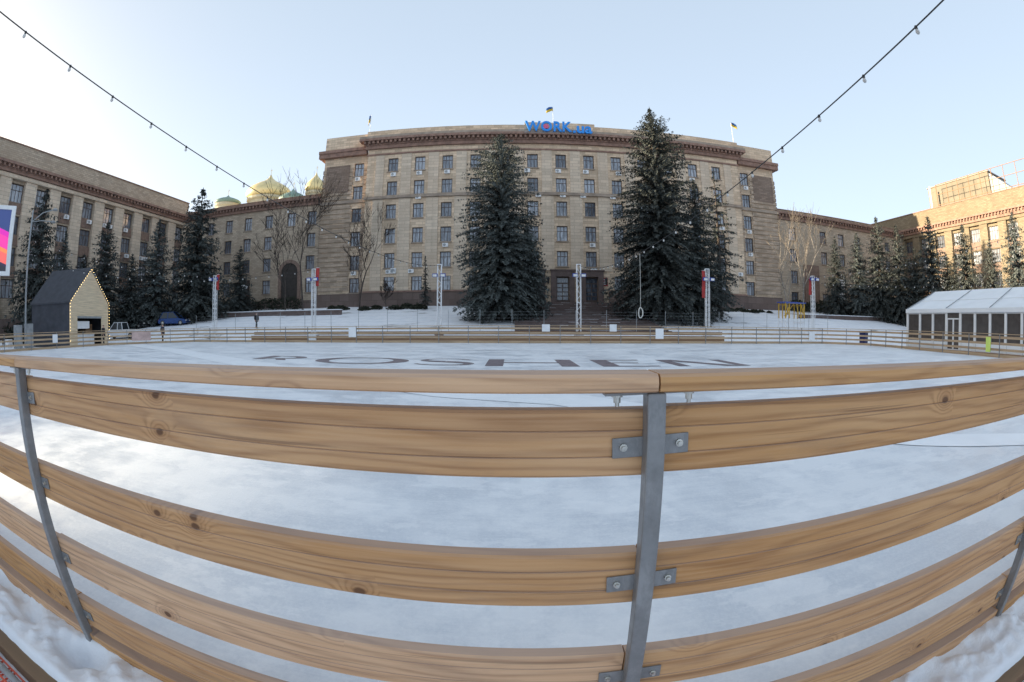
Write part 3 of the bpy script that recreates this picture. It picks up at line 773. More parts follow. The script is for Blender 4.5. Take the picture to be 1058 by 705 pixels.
for s in (-1, 1):
    a, b = sorted((s*(HW+.303), s*(OW-.2))); m.box(a, b, .3, 1.2, 30.003, 32.35)
    x0, x1 = sorted((s*(OW-.2), s*(OW-.9))); m.box(x0, x1, 1.203, 24, 30.003, 32.35)
m.box(-5.5, 5.5, -.2, .9, 32.453, 32.95)
m.build('parapet', M['stone'], mb)
m = MB(); m.box(-HW, HW, .2, 23.9, 29.4, 29.9); m.box(-OW+.1, OW-.1, 1.3, 23.9, 29.0, 29.39); m.build('roof', M['roof'], mb)
m = MB(); m.box(-HW-.45, HW+.45, -.34, 1.05, 32.455, 32.56) if False else None
# entrance: three portals
for c in doorx:
    m = MB(); m.box(c-1.75, c-.95, -.42, -.002, 4.4, 8.3); m.box(c+.95, c+1.75, -.42, -.002, 4.4, 8.3); m.box(c-1.75, c+1.75, -.42, -.002, 8.303, 9.15); m.box(c-1.9, c+1.9, -.52, -.002, 9.153, 9.35)
    m.build('portal', M['granite'], mb)
    m = MB(); m.box(c-.94, c+.94, .25, .33, 4.56, 8.29)
    d = m.build('door', M['frame'], mb)
    m = MB()
    for a, b in ((c-.78, c-.08), (c+.08, c+.78)):
        for k in range(4): m.box(a, b, .235, .2495, 4.9+k*.62, 5.38+k*.62)
    m.box(c-.78, c+.78, .235, .2495, 7.45, 8.1)
    m.build('door_glass', M['pane'], d)
    m = MB(); m.bar((c+.05, .22, 5.6), (c+.05, .22, 6.0), .04, .04); m.build('handle', M['bolt'], d)
lan = MB(); lan.lathe([(.04, -.55), (.12, -.4), (.2, .2), (.24, .25), (.05, .55), (.0001, .6)], n=8); lan.bar((0, 0, .25), (0, .35, .35), .05, .05); lan_me = lan.mesh('wall_lantern', M['iron'])
for x in (-2.17, 2.17, -6.45, 6.45): link('wall_lantern', lan_me, mb, (x, -.45, 7.7))
# air conditioners
rn = random.Random(8)
ac = [(-6, 4, 0), (-6, 0, .2), (-5, 0, 0), (-4, 0, 0), (-5, 1, 0), (-4, 3, 0), (-6, 4, .8), (-5, 4, -.9), (-3, 2, 0), (-1, 0, -.9), (0, 0, -.5), (-1, 1, .9), (0, 1, .2), (1, 0, -.6), (1, 1, -1.2), (1, 3, .2), (2, 0, .3), (2, 1, -.9), (4, 2, .2), (5, 1, .4), (5, 0, -.4), (6, 2, .2), (3, 1, 0), (1, 4, .4)]
for c, r_, dx in ac: put_ac(mb, cols[c+6]+dx*.9, rows[r_]-.85, -.002)
for s, z in ((-1, 4), (1, 0), (1, 3), (1, 2), (-1, 0)): put_ac(mb, s*(HW+1.75), rows[z]-.8, .998)
put_ac(mb, -HW-.8+5.9, 9.2, -.002); put_ac(mb, HW-1, 9.3, -.002)
# steps
m = MB(); nst = 26; zt, zb = 4.45, .45
for k in range(nst):
    y0 = -1.2-(k+1)*.95; m.box(-7.2, 7.2, y0, -.45 if k == 0 else -1.2-k*.95, GZ-3.6, zt-k*(zt-zb)/nst)
m.box(-6.85, 6.85, -.45, .0, GZ-1, 4.44)
m.build('steps', M['granite'], mb)
m = MB()
for k in range(1, nst, 2):
    y0 = -1.2-(k+1)*.95; z = zt-k*(zt-zb)/nst
    rq = random.Random(k)
    for _ in range(3):
        x = rq.uniform(-6.6, 5.5); m.box(x, x+rq.uniform(.5, 2.2), y0+.02, y0+.3, z+.003, z+.02)
tag(m.build('step_snow', M['snow'], mb), kind='stuff')
for s in (-1, 1):
    m = MB(); m.box(*sorted((s*7.22, s*8.1)), -11.5, -.3, GZ-3.2, 4.2); m.build('step_wall', M['granite'], mb, bevel=.03)

# --- roof letters
sg = empty('roof_sign', (at(576, 131, Y=60.4).x, 60.4, 31.0), 0, 'bright blue roof letters reading WORK.ua on the parapet', 'sign')
def text_mesh(name, s, size, depth, mat, bold=0.0, spacing=1.0):
    c = bpy.data.curves.new(name, 'FONT'); c.body = s; c.size = size; c.extrude = depth; c.offset = bold; c.space_character = spacing; c.resolution_u = 4
    o = bpy.data.objects.new(name, c); COL.objects.link(o)
    dg = bpy.context.evaluated_depsgraph_get(); me = bpy.data.meshes.new_from_object(o.evaluated_get(dg)); bpy.data.objects.remove(o)
    me.name = name; me.materials.clear(); me.materials.append(mat)
    return me
def fit_text(me, x0, x1, z0, z1):
    a = np.empty(len(me.vertices)*3); me.vertices.foreach_get('co', a); a = a.reshape(-1, 3)
    lo, hi = a.min(0), a.max(0)
    a[:, 0] = x0+(a[:, 0]-lo[0])/(hi[0]-lo[0])*(x1-x0); a[:, 1] = z0+(a[:, 1]-lo[1])/(hi[1]-lo[1])*(z1-z0)
    me.vertices.foreach_set('co', a.ravel()); me.update()
pA = at(542.5, 135.5, Y=60.4); pB = at(591, 136.3, Y=60.4); pT = at(563, 125.3, Y=60.4); pC = at(612, 137.3, Y=60.4)
me = text_mesh('letters', 'WORK', 2, .12, M['blue'], .055, 1.08); fit_text(me, pA.x-sg.location.x, pB.x-sg.location.x, pA.z-31, pT.z-31)
link('letters', me, sg, rot=(R(90), 0, 0))
me = text_mesh('letters', '.ua', 2, .12, M['blue'], .055, 1.0); fit_text(me, pB.x-sg.location.x+.15, pC.x-sg.location.x, pA.z-31-.12, pA.z-31+1.12)
link('letters', me, sg, rot=(R(90), 0, 0))
q = at(564.2, 130.3, Y=60.25); m = MB(); m.box(-.38, .38, -.08, .08, -.36, .36); m.build('square', M['magenta'], sg, (q.x-sg.location.x, -.02, q.z-31), bevel=.02)
m = MB(); m.box(pA.x-sg.location.x-.1, pC.x-sg.location.x, .22, .30, pA.z-31-.10, pA.z-31-.02); m.box(pA.x-sg.location.x-.1, pC.x-sg.location.x, .22, .30, pA.z-31+.5, pA.z-31+.58)
for k in range(9):
    x = pA.x-sg.location.x+k*(pC.x-pA.x)/8; m.box(x-.03, x+.03, .303, .36, -.1, pA.z-31+.9)
m.build('support_frame', M['grey'], sg)

# --- flags on the roof
def flag(px, ytop, ybase, side, label, limp=0):
    b = at(px, ybase, Y=66.5); t = at(px, ytop, Y=66.5)
    r = empty('flag', (b.x, b.y, 29.9), 0, label, 'flag', 'flags on the office roof')
    m = MB(); m.tube([(0, 0, 0), (0, 0, t.z-29.9)], [.045, .03], 6); m.build('pole', M['white'], r)
    h = t.z-29.9
    for nm, z0, z1, mt in (('blue_stripe', -.55, 0, 'flagblue'), ('yellow_stripe', -1.1, -.55, 'flagyel')):
        m = MB(); n_ = 10
        def P(i, z):
            u_ = i/n_
            if limp: return (side*(.1+.45*u_*(1-.3*u_)), .16*math.sin(u_*9), h+z*1.3-.8*u_)
            return (side*1.15*u_, .16*math.sin(u_*6+z), h+z*.8-.42*u_*u_+.10*math.sin(u_*5))
        for i in range(n_):
            m.quad(P(i, z0), P(i+1, z0), P(i+1, z1), P(i, z1))
        o = m.build(nm, M[mt], r, smooth=True); md = o.modifiers.new('t', 'SOLIDIFY'); md.thickness = .02
flag(382, 118.5, 137, -1, 'drooping blue and yellow flag over the left part of the roof', 1)
flag(571.5, 110.5, 126, -1, 'blue and yellow flag flying above the blue roof letters')
flag(757, 127, 141, 1, 'blue and yellow flag at the right end of the roof')

# --- red plaque with emblem by the door
q = at(624, 291.3, Y=61.6)
pq = empty('plaque', (q.x, 61.82, q.z), 0, 'dark red square plaque with a white round emblem beside the entrance', 'plaque')
m = MB(); m.box(-.62, .62, -.03, .03, -.62, .62); m.build('plate', M['redsign'], pq)
m = MB()
for k in range(24):
    a0, a1 = 2*math.pi*k/24, 2*math.pi*(k+1)/24
    f = lambda r_, a: (r_*math.cos(a), -.034, .13+r_*math.sin(a)); ro = .30 if k % 3 else .35
    m.quad(f(ro, a0), f(ro, a1), f(.17, a1), f(.17, a0))
m.box(-.38, .38, -.036, -.032, -.42, -.30)
m.build('emblem', M['paper'], pq)
m = MB(); m.box(-.3, .3, -.02, .02, -.35, .35); tag(m.build('notice_board', M['trimlight'], loc=(q.x-.25, 61.8, q.z-1.35)), 'small pale board on the wall below the red plaque', 'notice')

# --- passage buildings and wings
def low_block(name, loc, rz, length, depth, ztop, label, cols_, rows_, kit, base, corn, parap, giant=None, gz=0, skip=(), stonem='stone_wing', acs=()):
    r = empty(name, loc, rz, label, 'building')
    w = kit[0].dimensions.x if hasattr(kit[0], 'dimensions') else None
    ww = (1.65 if kit is WIN else 2.4)/2; hh = 2.3 if kit is WIN else 2.4
    hs = [(c-ww, c+ww, z, z+hh) for i, c in enumerate(cols_) for j, z in enumerate(rows_) if (i, j) not in skip]
    m = MB(); rec = .0
    wall_mesh(m, 0, length, gz, corn, hs, .4)
    m.quad((0, 0, gz), (0, depth, gz), (0, depth, corn), (0, 0, corn)); m.quad((length, 0, gz), (length, depth, gz), (length, depth, corn), (length, 0, corn)); m.quad((0, depth, gz), (length, depth, gz), (length, depth, corn), (0, depth, corn))
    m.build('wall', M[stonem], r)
    for h in hs: put_window(r, (h[0]+h[1])/2, h[2], .32, kit, sill=giant is None)
    if giant:
        m = MB(); pz0, pz1, pw = giant
        edges = sorted(cols_); gaps = [(edges[i]+edges[i+1])/2 for i in range(len(edges)-1)]
        sp_ = edges[1]-edges[0]; gaps = [edges[0]-sp_/2]+gaps+[edges[-1]+sp_/2]
        for x in gaps:
            m.box(max(.02, x-pw), min(length-.02, x+pw), -.55, -.003, pz0, pz1)
        m.build('pilaster', M['pil' if stonem != 'stone_sun_dimmed' else stonem], r)
        m = MB(); m.box(-1.2, 1.2, -.12, -.002, -1.45, -.05); spm = m.mesh('spandrel', M['spandrel'])
        for c in cols_:
            for z in rows_[:-1]: link('spandrel', spm, r, (c, 0, z))
        m = MB(); m.box(.0, length, -.75, -.002, pz1+.003, pz1+.5); m.box(0, length, -.62, -.002, pz1+.503, corn-.003); m.build('architrave', M['pil' if stonem != 'stone_sun_dimmed' else stonem], r)
    m = MB(); y0 = -.62 if giant else -.003
    m.box(-.2, length+.2, y0-.35, -.002 if not giant else -.01, corn+.003, corn+.4)
    m.box(-.4, length+.4, y0-1.0, .5, corn+.9, corn+1.25); m.box(-.2, length+.2, y0-.4, .3, corn+.403, corn+.897)
    nn = int(length/.75)
    for k in range(nn+1): x = length*k/nn; m.box(x-.14, x+.14, y0-.85, y0-.403, corn+.5, corn+.895)
    m.build('cornice', M['trim'], r)
    m = MB(); m.box(0, length, y0+.1, 1.2, corn+1.253, ztop); m.box(0, 1.2, 1.203, depth, corn+.01, ztop-.01); m.box(length-1.2, length, 1.203, depth, corn+.01, ztop-.01)
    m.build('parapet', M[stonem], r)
    m = MB(); m.box(-.05, length+.05, y0-.02, 1.3, ztop+.003, ztop+.16); m.build('coping', M['trim'], r)
    m = MB(); m.box(.1, length-.1, .3, depth-.1, corn-.2, corn+.3); m.build('roof', M['roof'], r)
    m = MB(); m.box(-.1, length+.1, -.3 if not giant else -.7, -.004, gz-.3, base); m.build('plinth', M['plinth'], r)
    for c, z, dx in acs: put_ac(r, cols_[c]+dx, rows_[z]-.8, -.13 if giant else -.002)
    return r
# left passage building, front at Y=64
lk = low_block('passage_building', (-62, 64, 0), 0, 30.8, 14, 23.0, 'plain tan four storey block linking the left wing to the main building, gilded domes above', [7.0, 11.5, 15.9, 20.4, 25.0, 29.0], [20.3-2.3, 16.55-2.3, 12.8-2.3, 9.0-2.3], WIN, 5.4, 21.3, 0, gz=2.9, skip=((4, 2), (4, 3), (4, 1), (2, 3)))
m = MB(); ax = 25.2
arch = [(-1.6, 3.3), (1.6, 3.3), (1.6, 10.2)]+[(1.6*math.cos(R(a)), 10.2+1.5*math.sin(R(a))) for a in range(15, 180, 15)]+[(-1.6, 10.2)]
m.prism([(ax+a, b) for a, b in arch], -.06, -.012); m.build('archway', M['interior'], lk)
m = MB()
for k in range(13):
    a0, a1 = R(k*180/13), R((k+1)*180/13)
    P = lambda r_, a, y: (ax+r_*math.cos(a), y, 10.2+r_*.94*math.sin(a))
    m.quad(P(1.6, a0, -.2), P(1.6, a1, -.2), P(2.2, a1, -.2), P(2.2, a0, -.2)); m.quad(P(2.2, a0, -.2), P(2.2, a1, -.2), P(2.2, a1, 0), P(2.2, a0, 0)); m.quad(P(1.6, a0, -.2), P(1.6, a1, -.2), P(1.6, a1, 0), P(1.6, a0, 0))
m.box(ax-2.2, ax-1.6, -.2, -.003, 5.45, 10.2); m.box(ax+1.6, ax+2.2, -.2, -.003, 5.45, 10.2)
m.build('arch_surround', M['spandrel'], lk)
m = MB(); m.box(14.9, 16.9, -.5, -.006, 3.2, 9.2); m.build('door', M['frame'], lk)
m = MB(); m.prism([(15.9+.95*math.cos(R(a)), 8.0+.42*math.sin(R(a))) for a in range(0, 360, 20)], -.58, -.503); m.build('oval_sign', M['paper'], lk)
# right passage building
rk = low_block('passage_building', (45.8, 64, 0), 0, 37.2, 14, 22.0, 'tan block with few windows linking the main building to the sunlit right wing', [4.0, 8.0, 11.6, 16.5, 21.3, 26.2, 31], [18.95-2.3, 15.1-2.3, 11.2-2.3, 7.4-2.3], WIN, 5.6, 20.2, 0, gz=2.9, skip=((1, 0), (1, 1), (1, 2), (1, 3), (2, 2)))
m = MB(); m.box(6.2, 9.8, -.32, -.006, 3.0, 12.4); m.build('doorway', M['spandrel'], rk)
m = MB(); m.box(14.2, 16.6, -.3, -.006, 6.2, 11.0); m.build('pale_panel', M['white'], rk)
# left wing, facade on the plane X=-62 facing +X; ends out of view at the added light slot
lcols = [4.4*k+2.2 for k in range(13)]
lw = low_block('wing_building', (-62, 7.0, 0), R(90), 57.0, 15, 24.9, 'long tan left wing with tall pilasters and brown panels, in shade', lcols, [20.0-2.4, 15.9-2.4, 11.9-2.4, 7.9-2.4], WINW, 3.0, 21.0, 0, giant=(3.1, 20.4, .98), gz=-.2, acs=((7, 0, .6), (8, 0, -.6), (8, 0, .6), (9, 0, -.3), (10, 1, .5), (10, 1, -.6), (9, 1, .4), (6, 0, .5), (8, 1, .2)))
# unseen block added out of view; its slot shapes the sun patch on the ice
sb = empty('sun_slot_block', (-62, -40, 0), R(90), 'unseen tan block added beside the left wing, slotted to cast a sun patch', 'building')
m = MB(); m.box(0, 43.5, 0, 15, -.2, 24.9); m.box(43.503, 46.99, 0, 1.5, 9.1, 24.9); m.box(43.503, 46.99, 0.0, 1.5, -.2, 8.25); m.build('wall', M['stone_wing'], sb)
# right wing, facade on the plane X=83 facing -X
rcols = [4.4*k+3.0 for k in range(13)]
rw = low_block('wing_building', (83, 74, 0), R(-90), 60, 15, 25.1, 'long tan right wing with pilasters lit golden by the sun', rcols, [19.6-2.4, 15.6-2.4, 11.6-2.4, 7.6-2.4], WINW, 3.0, 20.7, 0, giant=(3.1, 20.1, .95), gz=-.2, stonem='stone_sun_dimmed')

# rooftop block and steel lattice behind the right wing
rb = empty('rooftop_block', (90, 43, 0), 0, 'bare concrete plant room rising over the right wing roof', 'rooftop block')
m = MB(); m.prism([(0, 22), (17, 22), (17, 31.8), (0, 31.8)], 0, 9, 'x')
m.v = [(x, y, z) for x, y, z in m.v]
m.build('wall', M['conc'], rb)
m = MB(); m.box(-.2, 9.2, -.2, 17.2, 31.803, 32.0); m.build('coping', M['trimlight'], rb)
m = MB(); m.prism([(-12, 22), (-.003, 22), (-.003, 31.6)], 0.5, 8.5, 'x'); m.build('sloping_wing', M['grey'], rb)
lt = empty('roof_lattice', (87.5, 20, 25.2), 0, 'rusty light steel lattice frame on the right wing roof', 'lattice')
m = MB()
for k in range(13):
    y = k*3; hgt = 6.2
    m.bar((0, y, -2), (0, y, hgt), .12, .12)
    if k < 12:
        for z in (1.8, 4.0, 6.1): m.bar((0, y, z), (0, y+3, z), .1, .1)
m.build('frame', M['brownwood'], lt)
pl_ = at(960, 193, X=86.5); m = MB(); m.tube([(0, 0, 24), (0, 0, pl_.z)], .22, 8)
tag(m.build('roof_pole', M['white'], loc=(pl_.x, pl_.y, 0)), 'slim white pole at the end of the concrete plant room', 'pole')

# --- church domes far behind
ch = empty('church', (-70, 112, 0), 0, 'distant church with gilded and green onion domes behind the left passage building', 'church')
m = MB(); m.box(-28, 20, 0, 30, 0, 31); m.build('wall', M['church'], ch)
def dome(px, ytop, ybase, wpx, Yd, mat):
    a = at(px, ytop, Y=Yd); b = at(px, ybase, Y=Yd); w = abs(at(px+wpx/2, ybase, Y=Yd).x-at(px-wpx/2, ybase, Y=Yd).x)/2
    h = a.z-b.z; loc = (b.x+70, Yd-112, b.z)
    m = MB(); m.lathe([(w*.88, 0), (w, h*.12), (w*1.0, h*.26), (w*.86, h*.42), (w*.58, h*.58), (w*.27, h*.72), (w*.10, h*.85), (.05, h*1.0)], n=24)
    d = m.build('dome', M[mat], ch, loc, smooth=True)
    m = MB(); m.lathe([(w*.84, -9), (w*.84, -1.2), (w*.95, -.8), (w*.95, 0.0)], n=24); m.build('drum', M['church'], d)
    m = MB(); m.bar((0, 0, h), (0, 0, h+2.2), .11, .11); m.bar((-.5, 0, h+1.5), (.5, 0, h+1.5), .11, .11); m.build('cross', M['gold'], d)
dome(277.5, 181, 207, 40, 124, 'gold'); dome(325.5, 178, 199, 19, 130, 'gold'); dome(235, 202, 212, 22, 120, 'green'); dome(302, 195, 210, 26, 116, 'green')

# ------------------------------------------------------------------ kiosk
A = Vector((-36.7, 22.5, 0)); B = Vector((-38.3, 28.3, 0)); W = (B-A).length; ka = math.atan2((B-A).y, (B-A).x)
ks = empty('kiosk', A, ka, 'slate grey gabled kiosk with a pale boarded front edged with small lights', 'kiosk')
EV, AP, DP = 3.72, 6.75, 5.4                            # local x along the front from A to B, the front faces -y, depth along +y
def clap(m, x0, x1, z0, z1, y):                        # clapboards
    z = z0
    while z < z1-.01:
        e = min(z+.17, z1); m.add([(x0, y-.012, z), (x1, y-.012, z), (x1, y, e), (x0, y, e), (x0, y+.03, z), (x1, y+.03, z)], [(0, 1, 2, 3), (0, 4, 5, 1)]); z = e
m = MB(); ox0, ox1, oz = 1.15, 4.85, 2.35
clap(m, 0, ox0, 0, EV, 0); clap(m, ox1, W, 0, EV, 0); clap(m, ox0, ox1, oz, EV, 0)
z = EV
while z < AP-.1:
    t = (z-EV)/(AP-EV); x0 = W/2*t; e = min(z+.17, AP); t2 = (e-EV)/(AP-EV); xe = W/2*t2
    m.add([(x0, -.012, z), (W-x0, -.012, z), (W-xe, 0, e), (xe, 0, e)], [(0, 1, 2, 3)]); z = e
m.build('front_wall', M['cream'], ks)
m = MB(); m.box(0, .08, .035, DP, 0, EV); m.box(W-.08, W, .035, DP, 0, EV); m.prism([(0, 0), (W, 0), (W, EV), (W/2, AP), (0, EV)], DP-.08, DP-.003)
m.build('side_wall', M['darkslate'], ks)
for s in (0, 1):
    m = MB(); a = (W*s, EV); n_ = 16
    x0, x1 = (-.12, W/2) if s == 0 else (W+.12, W/2); z0 = EV-.12*(AP-EV)/(W/2)
    m.add([(x0, -.1, z0), (x1, -.1, AP), (x1, DP+.1, AP), (x0, DP+.1, z0), (x0, -.1, z0+.14), (x1, -.1, AP+.14), (x1, DP+.1, AP+.14), (x0, DP+.1, z0+.14)], [(0, 1, 2, 3), (4, 5, 6, 7), (0, 1, 5, 4), (1, 2, 6, 5), (2, 3, 7, 6), (3, 0, 4, 7)])
    m.build('roof', M['darkslate'], ks)
m = MB(); m.box(.1, W-.1, 2.4, 2.5, 0, 3.2); m.box(.1, W-.1, .1, 2.4, -.02, .02); m.build('interior', M['interior'], ks)
m = MB(); m.box(ox0, ox1, -.06, .0, oz, oz+.18); m.build('shutter_box', M['grey'], ks)
m = MB(); m.box(ox0, ox1-1.1, -.05, .55, .92, 1.0); m.box(ox0, ox1-1.1, .05, .12, .02, .917); m.build('counter', M['white'], ks)
m = MB(); m.box(ox0+.1, ox0+2.1, .25, .33, 1.45, 2.1); m.build('menu_board', M['paper'], ks)
m = MB(); m.box(ox1-1.1, ox1-.05, 1.2, 1.9, .02, 1.85); m.build('cabinet', M['brownwood'], ks)
fl = MB(); fl.lathe([(.0001, -.024), (.024, 0), (.0001, .024)], n=6); flm = fl.mesh('fairy_light', M['fairy'])
path = [(-.02, .3), (-.02, EV), (W/2, AP+.02), (W+.02, EV), (W+.02, .3)]
for i in range(4):
    a, b = path[i], path[i+1]; n_ = 12 if i in (0, 3) else 15
    for k in range(n_): t = (k+.5)/n_; link('fairy_light', flm, ks, (a[0]+(b[0]-a[0])*t, -.14, a[1]+(b[1]-a[1])*t))

# grey cabinets beside the kiosk
for px, w, h, lb in ((18.5, .75, 1.9, 'grey steel utility cabinet left of the kiosk, the left one of two'), (29.5, .8, 2.0, 'grey steel utility cabinet right beside the kiosk wall')):
    p = at(px, 340, X=-40.2); r = empty('utility_cabinet', (p.x, p.y, 0), R(80), lb, 'cabinet', 'utility cabinets by the kiosk')
    m = MB(); m.box(-w/2, w/2, -.3, .3, 0, h); m.build('cabinet_body', M['grey'], r, bevel=.02)
    m = MB(); m.box(-w/2+.06, w/2-.06, -.325, -.303, .15, h-.1); d = m.build('door', M['grey'], r); m = MB(); m.box(w/2-.16, w/2-.13, -.36, -.326, .9, 1.1); m.build('handle', M['iron'], d)

# street lamp with curved double arm
lp_ = empty('street_lamp', (lampp.x, lampp.y, 0), R(20), 'slender grey street lamp with angled arms beside the kiosk', 'street lamp')
zt = at(33, 217, X=-39).z
m = MB(); m.tube([(0, 0, -.2), (0, 0, zt)], [.10, .07], 8); m.build('pole', M['grey'], lp_, smooth=True)
for dx, dy, dz in ((1.9, .8, 1.0), (.6, 2.2, .4)):
    m = MB(); m.tube([(0, 0, zt-1.0), (dx*.5, dy*.5, zt-1.0+dz*.75), (dx, dy, zt-1.0+dz)], .045, 6); a = m.build('arm', M['grey'], lp_)
    m = MB(); m.lathe([(.0001, -.1), (.2, -.08), (.26, .02), (.12, .12), (.0001, .14)], (dx*1.1, dy*1.1, zt-1.0+dz), 10); m.build('lamp_head', M['grey'], a)

# advertising screen at the left edge
ad = empty('video_screen', at(-15, 252, X=-36.5), R(62), 'white framed outdoor screen showing a pink and orange picture', 'screen')
zc = ad.location.z
z1, z0 = at(16, 217, X=-36.5).z-zc, at(12, 287, X=-36.5).z-zc
m = MB(); W2 = 2.3; H2 = (z1-z0)/2; cz = (z1+z0)/2
for a, b, c, d in ((-W2, -W2+.35, cz-H2, cz+H2), (W2-.35, W2, cz-H2, cz+H2), (-W2+.353, W2-.353, cz-H2, cz-H2+.3), (-W2+.353, W2-.353, cz+H2-.3, cz+H2)): m.box(a, b, -.15, .2, c, d)
m.build('frame', M['white'], ad, bevel=.02)
def screen_mat():
    m, nt, b = new_mat('screen_picture')
    sx = N(nt, 'ShaderNodeSeparateXYZ'); tc = N(nt, 'ShaderNodeTexCoord'); L(nt, tc.outputs['Object'], sx.inputs[0])
    d = math_n(nt, 'ADD', sx.outputs[2], math_n(nt, 'MULTIPLY', sx.outputs[0], .35))
    r = ramp(nt, math_n(nt, 'MULTIPLY_ADD', d, .16, .5), [(.0, (.02, .02, .03)), (.30, (.03, .02, .05)), (.33, (.75, .12, .10)), (.45, (.8, .22, .07)), (.50, (.75, .04, .30)), (.64, (.6, .02, .35)), (.70, (.03, .05, .16)), (1, (.02, .06, .10))])
    r.node.color_ramp.interpolation = 'CONSTANT'
    L(nt, r, b.inputs['Base Color']); L(nt, r, b.inputs['Emission Color']); b.inputs['Emission Strength'].default_value = .12; b.inputs['Roughness'].default_value = .3
    return m
m = MB(); m.box(-W2+.353, W2-.353, -.05, .05, -H2+.303, H2-.303); m.build('display', screen_mat(), ad, (0, 0, cz))
m = MB(); m.box(-.3, .3, .21, .6, -zc, cz+H2*.5); m.build('stand', M['grey'], ad)

# ------------------------------------------------------------------ pavilion
pv = empty('pavilion', (29, 22.25, 0), R(-90), 'white marquee pavilion with glazed walls beside the rink', 'pavilion')   # local x runs towards the camera, front faces -X
LP, DPV, EVZ, RZ = 15.0, 8.0, 2.5, 4.28
m = MB()
nb = 4
for k in range(nb):
    x0, x1 = k*LP/nb+.012, (k+1)*LP/nb-.012
    for ya, za, yb, zb in ((-.12, EVZ+.27, DPV/2, RZ), (DPV+.12, EVZ+.27, DPV/2, RZ)):
        n_ = 6
        for i in range(n_):
            t0, t1 = i/n_, (i+1)/n_; sg_ = lambda t: -.07*math.sin(math.pi*t)
            m.quad((x0, ya+(yb-ya)*t0, za+(zb-za)*t0+sg_(t0)), (x1, ya+(yb-ya)*t0, za+(zb-za)*t0+sg_(t0)), (x1, ya+(yb-ya)*t1, za+(zb-za)*t1+sg_(t1)), (x0, ya+(yb-ya)*t1, za+(zb-za)*t1+sg_(t1)))
o = m.build('roof', M['pvc'], pv); md = o.modifiers.new('t', 'SOLIDIFY'); md.thickness = .03
m = MB()
for ya, yb in ((-.13, DPV/2), (DPV+.13, DPV/2)): m.bar((0, ya, EVZ+.29), (0, yb, RZ+.02), .03, .05)
rsm = m.mesh('roof_seam', M['grey'])
for k in range(nb+1): link('roof_seam', rsm, pv, (k*LP/nb, 0, 0))
m = MB(); m.box(-.1, LP+.1, -.16, -.125, EVZ, EVZ+.28); m.box(-.1, -.06, -.12, DPV+.12, EVZ, EVZ+.28); m.build('valance', M['pvc'], pv)
m = MB(); m.prism([(-.1, EVZ+.283), (DPV+.1, EVZ+.283), (DPV/2, RZ-.02)], -.05, -.02, 'x'); m.build('gable', M['pvc'], pv)
po = MB(); po.box(-.095, .095, -.07, .07, 0, EVZ); pom = po.mesh('post', M['white'])
nn = 12
doors = (3, 9)
for k in range(nn+1):
    link('post', pom, pv, (k*LP/nn, 0, 0)); link('post', pom, pv, (k*LP/nn, DPV, 0))
for k in range(1, 7): link('post', pom, pv, (0, k*DPV/6-.6, 0)) if k < 6 else None
lw_ = MB(); lw_.box(-LP/nn/2+.10, LP/nn/2-.10, -.03, .03, .055, .557); lpm = lw_.mesh('lower_panel', M['pvc']); hr = MB(); hr.box(-LP/nn/2+.10, LP/nn/2-.10, -.035, .035, EVZ-.078, EVZ-.003); hrm = hr.mesh('head_rail', M['white'])
gl = MB(); gl.box(-LP/nn/2+.10, LP/nn/2-.10, -.012, .012, .56, EVZ-.08); glm = gl.mesh('glass_panel', M['tentglass'])
for k in range(nn):
    if k in doors: continue
    link('glass_panel', glm, pv, ((k+.5)*LP/nn, .02, 0)); link('lower_panel', lpm, pv, ((k+.5)*LP/nn, .02, 0)); link('head_rail', hrm, pv, ((k+.5)*LP/nn, .02, 0))
for k in doors:
    x0, x1 = k*LP/nn+.06, (k+1)*LP/nn-.06
    m = MB(); m.box(x0, x1, -.05, .05, 2.05, 2.14); m.box(x0, x0+.07, -.05, .05, 0, 2.047); m.box(x1-.07, x1, -.05, .05, 0, 2.047); m.box((x0+x1)/2-.06, (x0+x1)/2+.06, -.05, .05, 0, 2.047); m.box(x0+.073, x1-.073, -.045, .045, 0, .12)
    d = m.build('door', M['white'], pv)
    m = MB(); m.box(x0+.01, x1-.01, -.01, .01, .1, EVZ-.03); m.build('door_glass', M['tentglass'], d)
m = MB(); m.box(-.0, LP, -.3, DPV+.3, -.25, .05); m.build('deck', M['brownwood'], pv)
m = MB(); m.box(.5, LP-.5, DPV-.25, DPV-.1, .055, EVZ); m.build('back_wall', M['interior'], pv)
for k in range(4):
    tx = 2+k*3.4
    t = empty('cafe_table', pv.matrix_world @ Vector((0, 0, 0)), 0, None, None); bpy.data.objects.remove(t)

